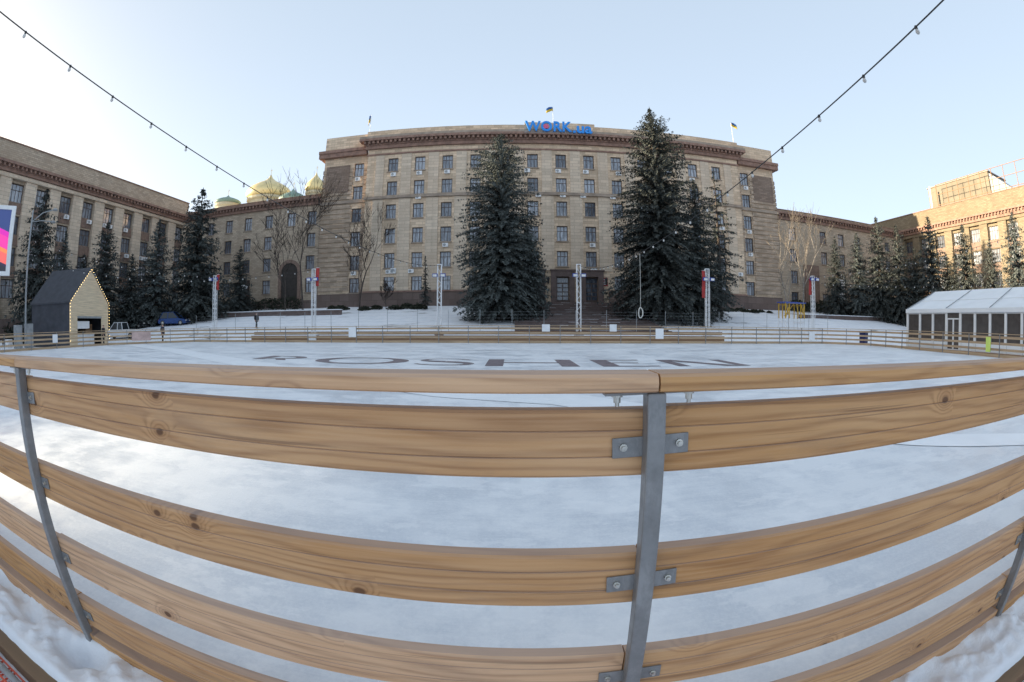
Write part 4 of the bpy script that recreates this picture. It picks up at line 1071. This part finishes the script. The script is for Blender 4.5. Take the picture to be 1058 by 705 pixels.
# yellow trestle tower on the snow
ys_ = empty('trestle_tower', at(818, 337, Y=37), R(8), 'yellow and white scaffold trestle on the snow right of the main building', 'scaffold')
ys_.location.z = ground_z(ys_.location.x, ys_.location.y)
zt = at(818, 313.5, Y=37).z-ys_.location.z
for s in (-1, 1):
    m = MB()
    for dx in (-.28, .28):
        for dy in (-.5, .5): m.bar((s*1.15+dx, dy, 0), (s*1.15+dx, dy, zt*.48), .06, .06)
    for z in (.5, 1.1):
        for dx in (-.28, .28): m.bar((s*1.15+dx, -.53, z), (s*1.15+dx, .53, z), .05, .05)
    for z in (.3, .7, 1.05): m.bar((s*1.15-.28, -.5, z*zt/2.6), (s*1.15+.28, -.5, z*zt/2.6), .05, .05)
    m.build('lower_frame', M['white'], ys_)
    m = MB()
    for dx in (-.28, .28):
        for dy in (-.5, .5): m.bar((s*1.15+dx, dy, zt*.485), (s*1.15+dx, dy, zt), .08, .08)
    m.bar((s*1.15-.28, -.53, zt*.5), (s*1.15+.28, -.53, zt*.95), .06, .06); m.bar((s*1.15+.28, -.56, zt*.5), (s*1.15-.28, -.56, zt*.95), .06, .06); m.bar((s*1.15-.5, -.5, zt*.55), (s*.2, -.5, zt*.97), .05, .05)
    for dx in (-.28, .28): m.bar((s*1.15+dx, -.53, zt*.93), (s*1.15+dx, .53, zt*.93), .05, .05)
    m.build('upper_frame', M['yellow'], ys_)
m = MB(); m.box(-1.6, 1.6, -.6, .6, zt+.003, zt+.09); m.build('platform', M['bluebox'], ys_)

# ------------------------------------------------------------------ trees
def spruce_meshes(h, Rb, seed, whorls, nb, step, spray, mat, t0=.05, sparse=0, power=.85, clump=None):
    rn = random.Random(seed); cr = MB()
    V, Fc = cr.v, cr.f
    def leaf(p, d, l, w, nrm):
        d = d.normalized(); s = d.cross(nrm)
        if s.length < 1e-4: s = d.cross(Vector((1, 0, 0)))
        s = s.normalized()*w
        n = len(V); q = p+d*l
        mid = p+d*(l*.45)+nrm*(.08*l)
        V.extend([tuple(p), tuple(mid+s), tuple(q), tuple(mid-s)]); Fc.append((n, n+1, n+2, n+3))
    for i in range(whorls):
        t = (i+rn.random()*.8)/whorls; z = h*(t0+(1-t0)*t*.985)
        shape = (1-t)**power*(.62+.38*min(1, t/.14+.25))*min(1, .12+(1-t)/.17)
        for k in range(max(3, int(nb*(1-.55*t)))):
            if rn.random() < sparse: continue
            a = rn.random()*2*math.pi
            lob = 1+.16*mnoise.noise(Vector((math.cos(a)*1.3+seed, math.sin(a)*1.3, z*.35)))*2
            Ln = (Rb*shape*rn.uniform(.72, 1.12)*lob)+.12*(1-t)
            out = Vector((math.cos(a), math.sin(a), 0)); tan = Vector((-math.sin(a), math.cos(a), 0))
            rise = rn.uniform(-.12, .14)+.5*t*t; dr = rn.uniform(.22, .46)*(1-.7*t)
            ns = max(2, int(Ln/step)+1)
            for j in range(ns):
                u = (j+.3+rn.random()*.6)/ns
                if u < .06: continue
                p = out*(Ln*u)+Vector((0, 0, z+Ln*(rise*u-dr*u*u)))
                sl = spray*rn.uniform(.5, 1.15)*(1.1-.35*u)*(.55+.45*(1-t))
                for sgn in (-1, 1):
                    d = out*rn.uniform(.35, .8)+tan*sgn*rn.uniform(.45, 1.0)+Vector((0, 0, rn.uniform(-.75, .05)))
                    leaf(p, d, sl, sl*.27, Vector((rn.uniform(-.4, .4), rn.uniform(-.4, .4), 1)).normalized())
                d = out*rn.uniform(.2, .6)+Vector((0, 0, -1))+tan*rn.uniform(-.4, .4)
                leaf(p, d, sl*.9, sl*.22, out)
                if u > .7:
                    leaf(p, out+Vector((0, 0, rn.uniform(-.2, .35)))+tan*rn.uniform(-.3, .3), sl*.9, sl*.17, Vector((0, 0, 1)))
    leaf(Vector((0, 0, h*.94)), Vector((0, 0, 1)), h*.06, .10, Vector((1, 0, 0))); leaf(Vector((0, 0, h*.94)), Vector((0, 0, 1)), h*.06, .10, Vector((0, 1, 0)))
    tr = MB(); r0 = .018*h+.05
    tr.tube([(0, 0, -.6), (0, 0, h*.03), (.03, 0, h*.4), (0, .02, h*.97)], [r0*1.25, r0, r0*.6, .03], 8)
    for i in range(int(whorls*1.2)):
        t = (i+rn.random())/(whorls*1.2); z = h*(t0+(1-t0)*t*.95); a = rn.random()*6.283; Ln = Rb*(1-t)**power*.75
        o_ = Vector((math.cos(a), math.sin(a), 0)); tr.tube([(0, 0, z), tuple(o_*Ln*.5+Vector((0, 0, z-.03*Ln))), tuple(o_*Ln+Vector((0, 0, z-.3*Ln)))], [.05, .035, .012], 4, False)
    return cr.mesh('crown', mat), tr.mesh('trunk', M['bark'])
def place_tree(name, meshes, p, label, group, sc=(1, 1, 1), rz=0, cat='tree'):
    r = empty(name, p, rz, label, cat, group); r.scale = sc
    link('trunk', meshes[1], r); link('crown', meshes[0], r); return r
def gpt(px, Y):
    d = ray(px, 330); X = d.x/d.y*Y; return Vector((X, Y, ground_z(X, Y)-.1))
GB = 'big spruces before the office building'
def big(px, ytop, Y, Rb, seed, label, mat='spruce_a', whorls=58, nb=11, sparse=0, t0=.04, power=.85, spray=.60, dx=0, step=.28):
    p = gpt(px, Y); h = at(px+dx, ytop, Y=Y).z-p.z
    return place_tree('spruce_tree', spruce_meshes(h, Rb, seed, whorls, nb, step, spray, M[mat], t0, sparse, power), p, label, GB, rz=seed)
big(517, 136, 45, 4.9, 1, 'broad blue grey spruce in front of the office block left of the steps', whorls=96, nb=18, power=.25)
big(545, 232, 46.0, 3.0, 2, 'shorter spruce tucked behind the right flank of the broad central spruce', whorls=62, nb=12, power=.55)
big(682, 111, 45, 6.2, 3, 'tallest dark spruce covering the right half of the office block', 'spruce_b', whorls=96, nb=17, power=.46, spray=.68)
big(722, 184, 47, 4.4, 4, 'lower spruce merging with the right flank of the tallest spruce', 'spruce_b', whorls=62, nb=13, power=.55)
big(744, 176, 50, 3.9, 5, 'sparse tall conifer with bare lower trunk right of the tallest spruce', 'spruce_b', whorls=40, nb=7, sparse=.45, t0=.10, power=.55, spray=.75)
pB_ = gpt(439, 57); hB = at(439, 264, Y=57).z-pB_.z
place_tree('spruce_tree', spruce_meshes(hB, .95, 9, 26, 7, .3, .4, M['spruce_b'], .12, 0, .7), pB_, 'tiny slim spruce alone before the left facade', GB)
var = [spruce_meshes(16, 4.5, 20+k, 46, 13, .45, .8, M['spruce_b' if k != 1 else 'spruce_a'], .05, 0, .62) for k in range(3)]
GR, GL = 'spruces before the right wing', 'spruces before the left wing'
def small(px, ytop, Y, width, k, label, group, rz):
    p = gpt(px, Y); h = at(px, ytop, Y=Y).z-p.z; s = h/16
    place_tree('spruce_tree', var[k], p, label, group, (width/3.9, width/3.9, s), rz)
for a in [(865, 244, 56, 2.6, 0, 'slim spruce closest to the main building in the right row', GR, 0), (888, 240, 53, 3.2, 1, 'spruce right of the birches, second in the right row', GR, 1.1),
          (910, 224, 51, 3.5, 2, 'tall pointed spruce just left of the lit wing corner', GR, 2), (930, 233, 48, 3.6, 0, 'spruce under the shaded end of the lit wing', GR, 3),
          (964, 224, 43, 4.2, 1, 'bushy spruce below the white roof pole', GR, 4), (999, 232, 36.5, 3.9, 2, 'spruce below the concrete plant room, before lit pilasters', GR, 5),
          (1026, 247, 33, 3.0, 0, 'shorter spruce between two taller ones near the right edge', GR, 5.6), (1053, 221, 27, 4.0, 1, 'tall spruce at the right edge above the pavilion', GR, .7),
          (947, 255, 46, 3.0, 2, 'low spruce filling the gap behind the bushy one', GR, 2.4), (980, 262, 40, 3.0, 0, 'low dark spruce left of the plant room tree', GR, 1.7),
          (38, 199, 27.2, 4.2, 0, 'large spruce directly behind the street lamp', GL, .3), (64, 238, 32, 2.5, 1, 'narrow spruce between the street lamp and the kiosk', GL, 1.2),
          (107, 229, 38.5, 3.9, 2, 'spruce rising just behind the kiosk gable', GL, 2.2), (135, 262, 42, 3.2, 0, 'low spruce right of the kiosk gable', GL, 3.4), (160, 226, 45, 3.7, 1, 'spruce above the parked cars, left of the tallest left spruce', GL, 4.2),
          (202, 195, 49, 5.2, 2, 'tallest spruce of the left group, left of the leftmost mast', GL, 5.2), (247, 254, 56, 2.5, 0, 'slim short spruce before the left passage building', GL, 6.0), (85, 262, 36, 3.0, 2, 'dark spruce hidden half behind the kiosk roof', GL, .9)]:
    small(*a)

def bare_meshes(h, seed, mat, spread=.5, lean=0, levels=5, r0=.14):
    rn = random.Random(seed); m = MB(); tw = MB()
    def grow(p, d, l, r, lev):
        q = p; pts = [tuple(p)]; rad = [r]
        for k in range(3):
            d = (d+Vector((rn.uniform(-.14, .14), rn.uniform(-.14, .14), .05))).normalized(); q = q+d*(l/3); pts.append(tuple(q)); rad.append(r*(1-.14*(k+1)))
        (m if lev < 3 else tw).tube(pts, rad, 6 if lev < 2 else 4, False)
        if lev >= levels: return
        for c in range(3 if lev else 4):
            a = rn.random()*6.283; side = Vector((math.cos(a), math.sin(a), rn.uniform(-.1, .5)))
            nd = (d*(1.0 if c == 0 else .75)+side*spread*(.45 if c == 0 else 1)).normalized()
            k = rn.choice((1, 2, 3)) if c else 3
            grow(Vector(pts[k]), nd, l*rn.uniform(.58, .80), max(.024, rad[k]*(.74 if c == 0 else .55)), lev+1)
    grow(Vector((0, 0, -.3)), Vector((lean, 0, 1)).normalized(), h*.34, r0, 0)
    return tw.mesh('twigs', M['twig'] if mat != 'birch' else M['birchtwig']), m.mesh('trunk', M[mat])
def bare(px, ytop, Y, seed, label, mat='bark', spread=.5, lean=0, r0=.15, levels=5):
    p = gpt(px, Y); h = at(px, ytop, Y=Y).z-p.z; ms = bare_meshes(h, seed, mat, spread, lean, levels, r0)
    zmax = max(v.co.z for v in ms[0].vertices)
    r = empty('bare_tree', p, 0, label, 'tree', 'bare trees before the buildings'); r.scale = (h/zmax,)*3
    link('trunk', ms[1], r); link('twigs', ms[0], r)
bare(313, 178, 56, 3, 'tall leafless tree before the archway at the main building left corner', spread=.5)
bare(295, 215, 55, 14, 'thin leafless tree left of the archway', spread=.5, r0=.11)
bare(371, 197, 57, 5, 'upright leafless tree against the left end of the facade', spread=.34, r0=.14)
bare(399, 286, 58, 16, 'small leafless sapling beside the upright bare tree', spread=.6, r0=.07, levels=5)
bare(831, 208, 56, 7, 'pale birch with leaning stem right of the main building', 'birch', .38, -.12, .13, 4)
bare(814, 214, 55, 8, 'leafless birch against the right corner of the main building', 'birch', .5, .08, .11, 4)

def shrub_mesh(seed, n, size, mat, leaf=.16):
    rn = random.Random(seed); m = MB()
    for _ in range(n):
        a, b = rn.random()*6.283, rn.random()**.5; z = rn.random()
        r = b*(1-.55*z*z); p = Vector((math.cos(a)*r*size[0], math.sin(a)*r*size[1], z*size[2]*(1-.3*b)))
        d = Vector((rn.uniform(-1, 1), rn.uniform(-1, 1), rn.uniform(-.2, 1))).normalized()*leaf*rn.uniform(.6, 1.5); s = d.cross(Vector((rn.random(), rn.random(), .3))).normalized()*leaf*.45
        n_ = len(m.v); m.v += [tuple(p), tuple(p+d*.5+s), tuple(p+d), tuple(p+d*.5-s)]; m.f.append((n_, n_+1, n_+2, n_+3))
    return m.mesh('foliage', mat)
sh_me = [shrub_mesh(k, 420, (.9, .7, .8), M['shrub'], .22) for k in range(3)]
def shrub(x, y, s, k, label, group):
    o = link('shrub', sh_me[k], None, (x, y, ground_z(x, y)-.08), (0, 0, x)); o.scale = s; tag(o, label, 'shrub', group); return o
rn = random.Random(77)
for i, px in enumerate([343, 352, 377, 388, 408, 421, 432]):
    p = gpt(px, 58.5+rn.uniform(-1.5, 1)); s = rn.uniform(.8, 1.3)
    shrub(p.x, p.y, (s*1.3, s, s*.8), i % 3, 'low dark shrub on the snow before the left half of the facade', 'low shrubs before the left facade')
for i, px in enumerate([753, 764, 772, 779, 786, 795]):
    p = gpt(px, 58+rn.uniform(-1.5, 1)); s = rn.uniform(.7, 1.2)
    shrub(p.x, p.y, (s*1.4, s, s*.7), i % 3, 'low dark shrub on the snow before the right end of the facade', 'low shrubs before the right facade')
def hedge(x0, y0, x1, y1, h, label, seed):
    d = Vector((x1-x0, y1-y0, 0)); n = int(d.length*150); rn = random.Random(seed); m = MB()
    for _ in range(n):
        t = rn.random(); q = d*t; hh = h*(.75+.5*mnoise.noise(Vector((t*d.length*.5, seed, 0)))); p = Vector((q.x, q.y, 0))+Vector((-d.y, d.x, 0)).normalized()*rn.uniform(-.9, .9)
        X_, Y_ = x0+p.x, y0+p.y; p.z = ground_z(X_, Y_)+rn.random()*hh
        dd = Vector((rn.uniform(-1, 1), rn.uniform(-1, 1), rn.uniform(-.2, 1))).normalized()*rn.uniform(.2, .55); s = dd.cross(Vector((rn.random(), rn.random(), .3))).normalized()*.11
        n_ = len(m.v); m.v += [tuple(p), tuple(p+dd*.5+s), tuple(p+dd), tuple(p+dd*.5-s)]; m.f.append((n_, n_+1, n_+2, n_+3))
    tag(m.build('hedge', M['shrub'], loc=(x0, y0, 0)), label, 'hedge')
hedge(-60, 60, -33, 61, 2.2, 'dark leafless hedge at the foot of the left passage building', 1)
hedge(-56, 24, -50, 58, 2.6, 'dark hedge under the left wing spruces', 2)
hedge(47, 61, 80, 60, 2.3, 'dark reddish hedge at the foot of the right passage building', 3)
hedge(78, 58, 74, 20, 2.6, 'dark hedge under the right wing spruces', 4)

# low wall and snow-topped edge left and right of the snow slope
for x0, x1, y, lb in ((40, 72, 50.5, 'long low dark kerb wall with snow on top before the right spruces'), (-50, -22, 52, 'long low dark kerb wall with snow on top before the left hedge')):
    zg = min(ground_z(x0, y), ground_z(x1, y)); r = empty('low_wall', (x0, y, zg), 0, lb, 'wall', 'low kerb walls on the slope')
    m = MB(); m.box(0, x1-x0, -.2, .2, -.4, .62); m.build('wall', M['granite'], r)
    m = MB(); m.box(-.05, x1-x0+.05, -.26, .26, .623, .72); m.build('snow_cap', M['snow'], r, bevel=.03)

# ------------------------------------------------------------------ cars
def car(name, p, rz, paint, label, length=4.4, height=1.55, pickup=False):
    r = empty(name, p, rz, label, 'car', 'parked cars behind the left fence')
    Lh, Wd = length/2, .86
    m = MB(); side = [(-Lh, .42), (-Lh+.05, .78), (-Lh+.55, .92), (Lh-1.25, .95), (Lh-.25, .80), (Lh, .60), (Lh, .35), (Lh-.15, .24), (-Lh+.15, .24)]
    if pickup: side = [(-Lh, .45), (-Lh, 1.0), (Lh-1.4, 1.02), (Lh-.2, .92), (Lh, .7), (Lh, .38), (Lh-.15, .28), (-Lh+.15, .28)]
    m.prism(side, -Wd, Wd); m.build('body', paint, r, bevel=.09)
    if pickup: cab = [(-.55, .99), (-.35, height-.04), (Lh-1.75, height-.04), (Lh-1.15, .98)]
    else: cab = [(-Lh+.25, .90), (-Lh+.75, height-.05), (Lh-2.0, height-.05), (Lh-1.15, .94)]
    n_ = len(cab); m = MB()
    vs = [(x, -Wd+(.06 if z < 1.2 else .20), z) for x, z in cab]+[(x, Wd-(.06 if z < 1.2 else .20), z) for x, z in cab]
    m.add(vs, [(0, 1, 2, 3), (7, 6, 5, 4), (0, 4, 5, 1), (1, 5, 6, 2), (2, 6, 7, 3), (3, 7, 4, 0)]); m.build('window', M['carglass'], r, bevel=.04)
    m = MB(); m.box(cab[1][0]-.03, cab[2][0]+.03, -Wd+.19, Wd-.19, height-.05, height+.01)
    for sy in (-1, 1):
        for i0, i1 in ((0, 1), (3, 2)): m.bar((cab[i0][0], sy*(Wd-.05), cab[i0][1]), (cab[i1][0], sy*(Wd-.19), cab[i1][1]), .08, .07)
        xm = (cab[1][0]+cab[2][0])/2; m.bar((xm, sy*(Wd-.05), .93), (xm, sy*(Wd-.19), height-.05), .09, .06)
    m.build('roof', paint, r, bevel=.02)
    wh = MB(); wh.lathe([(.18, -.1), (.31, -.1), (.33, -.07), (.33, .07), (.31, .1), (.18, .1)], n=18); whm = wh.mesh('wheel', M['black'], True)
    ri = MB(); ri.lathe([(.0001, .0), (.06, .02), (.19, .01), (.2, -.02)], n=14); rim = ri.mesh('rim', M['bolt'])
    for x in (-Lh+.78, Lh-.82):
        for sy in (-1, 1):
            w = link('wheel', whm, r, (x, sy*(Wd-.06), .33), (R(-90*sy), 0, 0)); link('rim', rim, w, (0, 0, .095))
    for sy in (-1, 1):
        m = MB(); m.box(-.03, .03, -.2, .2, -.07, .07); m.build('headlight', M['lamp'], r, (Lh-.05, sy*.58, .66), bevel=.02)
        m = MB(); m.box(-.03, .03, -.16, .16, -.09, .09); m.build('tail_light', M['redsign'], r, (-Lh+.03, sy*.62, .70), bevel=.02)
def cp_(px, Y): p = gpt(px, Y); p.z += .1; return p
car('parked_car', cp_(180, 44), R(18), M['carblue'], 'blue car parked below the tallest left spruce', 4.4, 1.75)
car('parked_car', cp_(126, 34.5), R(200), M['carwhite'], 'white pickup parked just right of the kiosk', 5.0, 1.8, True)
car('parked_car', cp_(140, 42), R(10), M['cardark'], 'dark car parked between the white pickup and the blue car', 4.3, 1.5)
car('parked_car', cp_(212, 52), R(5), M['cardark'], 'dark snow dusted car parked right of the blue car', 4.4, 1.5)

# ------------------------------------------------------------------ people
def skinned(name, verts, edges, radii, mat, parent, sub=2):
    me = bpy.data.meshes.new(name); me.from_pydata(verts, edges, []); o = bpy.data.objects.new(name, me); COL.objects.link(o)
    sk = o.modifiers.new('s', 'SKIN'); sk.use_smooth_shade = True
    for i, sv in enumerate(me.skin_vertices[0].data):
        r_ = radii[i]; sv.radius = r_ if isinstance(r_, tuple) else (r_, r_); sv.use_root = (i == 0)
    ss = o.modifiers.new('b', 'SUBSURF'); ss.levels = ss.render_levels = sub
    dg = bpy.context.evaluated_depsgraph_get(); m2 = bpy.data.meshes.new_from_object(o.evaluated_get(dg)); bpy.data.objects.remove(o)
    m2.name = name; m2.materials.clear(); m2.materials.append(mat)
    return link(name, m2, parent)
def person(p, rz, label, coat, stride=.12):
    r = empty('person', p, rz, label, 'person', 'people behind the rink')
    # whole body, one continuous skin
    v = [(0, 0, .95), (0, 0, 1.15), (0, .01, 1.38), (0, 0, 1.50), (0, -.01, 1.60), (0, -.02, 1.70),
         (-.10, 0, .90), (-.11, -stride, .50), (-.11, -stride*.6, .09), (-.11, -stride*.6-.15, .05), (.10, 0, .90), (.11, stride, .50), (.11, stride*1.5, .09), (.11, stride*1.5-.15, .05),
         (-.20, .01, 1.40), (-.27, .03, 1.14), (-.25, -.06, .90), (-.25, -.09, .82), (.20, .01, 1.40), (.27, .03, 1.14), (.25, -.06, .90), (.25, -.09, .82)]
    e = [(0, 1), (1, 2), (2, 3), (3, 4), (4, 5), (0, 6), (6, 7), (7, 8), (8, 9), (0, 10), (10, 11), (11, 12), (12, 13), (2, 14), (14, 15), (15, 16), (16, 17), (2, 18), (18, 19), (19, 20), (20, 21)]
    rad = [.13, .12, .14, .055, .095, .085, .085, .06, .045, .04, .085, .06, .045, .04, .06, .045, .035, .03, .06, .045, .035, .03]
    skinned('body', v, e, rad, M['skin'], r)
    v = [(0, 0, .93), (0, 0, 1.15), (0, .01, 1.38), (0, .0, 1.47), (-.20, .01, 1.40), (-.275, .03, 1.14), (-.255, -.05, .92), (.20, .01, 1.40), (.275, .03, 1.14), (.255, -.05, .92), (0, 0, .72)]
    e = [(0, 1), (1, 2), (2, 3), (2, 4), (4, 5), (5, 6), (2, 7), (7, 8), (8, 9), (0, 10)]
    skinned('coat', v, e, [.185, .17, .185, .085, .085, .072, .062, .085, .072, .062, .19], coat, r)
    for s, st in ((-1, -1), (1, 1)):
        d = stride*st
        v = [(s*.10, 0, .90), (s*.11, d, .50), (s*.11, d*1.0, .10), (s*.11, d-.14, .06)]
        skinned('trousers', v, [(0, 1), (1, 2), (2, 3)], [.105, .082, .066, .052], M['trousers'], r)
    v = [(0, 0, 1.64), (0, -.01, 1.72)]; skinned('hat', v, [(0, 1)], [.112, .10], M['hair'], r)
    for s in (-1, 1):
        for k in range(4):
            m = MB(); bx_ = s*.25+(-.03+.02*k)*.9; m.tube([(bx_, -.085, .83), (bx_, -.095, .78), (bx_, -.085, .745+.008*abs(k-1.5))], [.010, .009, .007], 6); m.build('finger', M['skin'], r)
        m = MB(); m.tube([(s*.235, -.10, .85), (s*.225, -.13, .80), (s*.228, -.135, .775)], [.011, .010, .008], 6); m.build('thumb', M['skin'], r)
    return r
p1 = Vector((-35.3, 26.3, 0)); p1 = at(107, 345, X=-35.6); person((p1.x, p1.y, 0), R(120), 'person in black coat and cap standing at the kiosk corner', M['coat'], .03)
p2 = at(168, 340, Y=31.2); person((p2.x, p2.y, ground_z(p2.x, p2.y)), R(100), 'person in navy coat standing behind the fence near the blue car', M['coatnavy'], .1)
p3 = at(265, 330, Y=41); person((p3.x, p3.y, ground_z(p3.x, p3.y)), R(70), 'person in dark coat walking on the snow before the left hedge', M['coat'], .22)

# white concrete blocks and snow heaps behind the left fence
for i, (px, Y, w) in enumerate([(8, 16.5, .9), (19, 19.5, .6), (200, 36, 1.0), (214, 36, .7)]):
    p = at(px, 345, Y=Y); 
    m = MB(); m.box(-w/2, w/2, -.3, .3, 0, .75); 
    lb = ['white block on the ground at the left edge behind the fence', 'small white block before the utility cabinets', 'white block on the snow left of the leftmost mast', 'small white block at the foot of the leftmost mast'][i]
    tag(m.build('concrete_block', M['white'], loc=(p.x-(2.5 if px < 30 else 0), p.y, ground_z(p.x, p.y)), rot=(0, 0, .2*i), bevel=.04), lb, 'block', 'white blocks behind the fences')

# ------------------------------------------------------------------ camera, light
cam = bpy.data.cameras.new('camera'); co = bpy.data.objects.new('camera', cam); COL.objects.link(co); scene.camera = co
cam.type = 'PANO'; cam.sensor_width = 36; cam.sensor_height = 24; cam.sensor_fit = 'HORIZONTAL'
C_ = cam if hasattr(cam, 'panorama_type') else cam.cycles
C_.panorama_type = 'FISHEYE_LENS_POLYNOMIAL'; C_.fisheye_fov = math.pi
rr_ = np.linspace(1, 640, 300); uu = rr_/F_PX; th = 2*np.arcsin(uu/2)*(1+K_L*uu*uu); RM = rr_*36/1058
cf = np.linalg.lstsq(np.stack([RM, RM**2, RM**3, RM**4], 1), th, rcond=None)[0]
C_.fisheye_polynomial_k0 = 0
for i in range(4): setattr(C_, 'fisheye_polynomial_k%d' % (i+1), -float(cf[i]))
co.location = (0, 0, EYE); co.rotation_euler = (R(90)+PITCH, 0, 0)
cam.clip_start = .02; cam.clip_end = 6000

SUN_AZ, SUN_EL = -88, 8.5                              # azimuth from +Y towards +X (negative: left), elevation
sd = Vector((math.sin(R(SUN_AZ))*math.cos(R(SUN_EL)), math.cos(R(SUN_AZ))*math.cos(R(SUN_EL)), math.sin(R(SUN_EL))))
sl = bpy.data.lights.new('sun', 'SUN'); so = bpy.data.objects.new('sun', sl); COL.objects.link(so)
sl.energy = 2.4; sl.angle = R(.5); sl.color = (1, .84, .58); so.rotation_euler = sd.to_track_quat('Z', 'Y').to_euler()
w = bpy.data.worlds.new('World'); scene.world = w; w.use_nodes = True; nt = w.node_tree
bg = nt.nodes['Background']; sky = nt.nodes.new('ShaderNodeTexSky'); sky.sky_type = 'NISHITA'; sky.sun_disc = False
sky.sun_elevation = R(SUN_EL); sky.sun_rotation = R(SUN_AZ); sky.air_density = .4; sky.dust_density = 6.0; sky.ozone_density = 4.0
# thin winter haze evens out the clear-sky gradient
def vm(op, x, y):
    n = nt.nodes.new('ShaderNodeVectorMath'); n.operation = op
    for i, q in enumerate((x, y)):
        if isinstance(q, tuple): n.inputs[i].default_value = q
        else: nt.links.new(q, n.inputs[i])
    return n.outputs[0]
tcw = nt.nodes.new('ShaderNodeTexCoord'); sxw = nt.nodes.new('ShaderNodeSeparateXYZ'); nt.links.new(tcw.outputs['Generated'], sxw.inputs[0])
low = math_n(nt, 'MULTIPLY_ADD', math_n(nt, 'POWER', math_n(nt, 'SUBTRACT', 1, math_n(nt, 'ABSOLUTE', sxw.outputs[2])), 2), .58, .80)
cbw = nt.nodes.new('ShaderNodeCombineXYZ')
for i in range(3): nt.links.new(low, cbw.inputs[i])
veil = vm('ADD', vm('MULTIPLY', sky.outputs[0], (.140, .086, .032)), vm('MULTIPLY', cbw.outputs[0], (.695, .860, 1.055)))
nt.links.new(veil, bg.inputs[0]); bg.inputs[1].default_value = .15
vs_ = scene.view_settings; scene.display_settings.display_device = 'sRGB'
vs_.view_transform = 'Standard'; vs_.look = 'None'; vs_.gamma = 1; vs_.use_curve_mapping = False; vs_.use_white_balance = True; vs_.white_balance_temperature = 6500; vs_.white_balance_tint = 12; vs_.exposure = 2.66
scene.cycles.max_bounces = 6; scene.cycles.diffuse_bounces = 3; scene.cycles.use_denoising = True
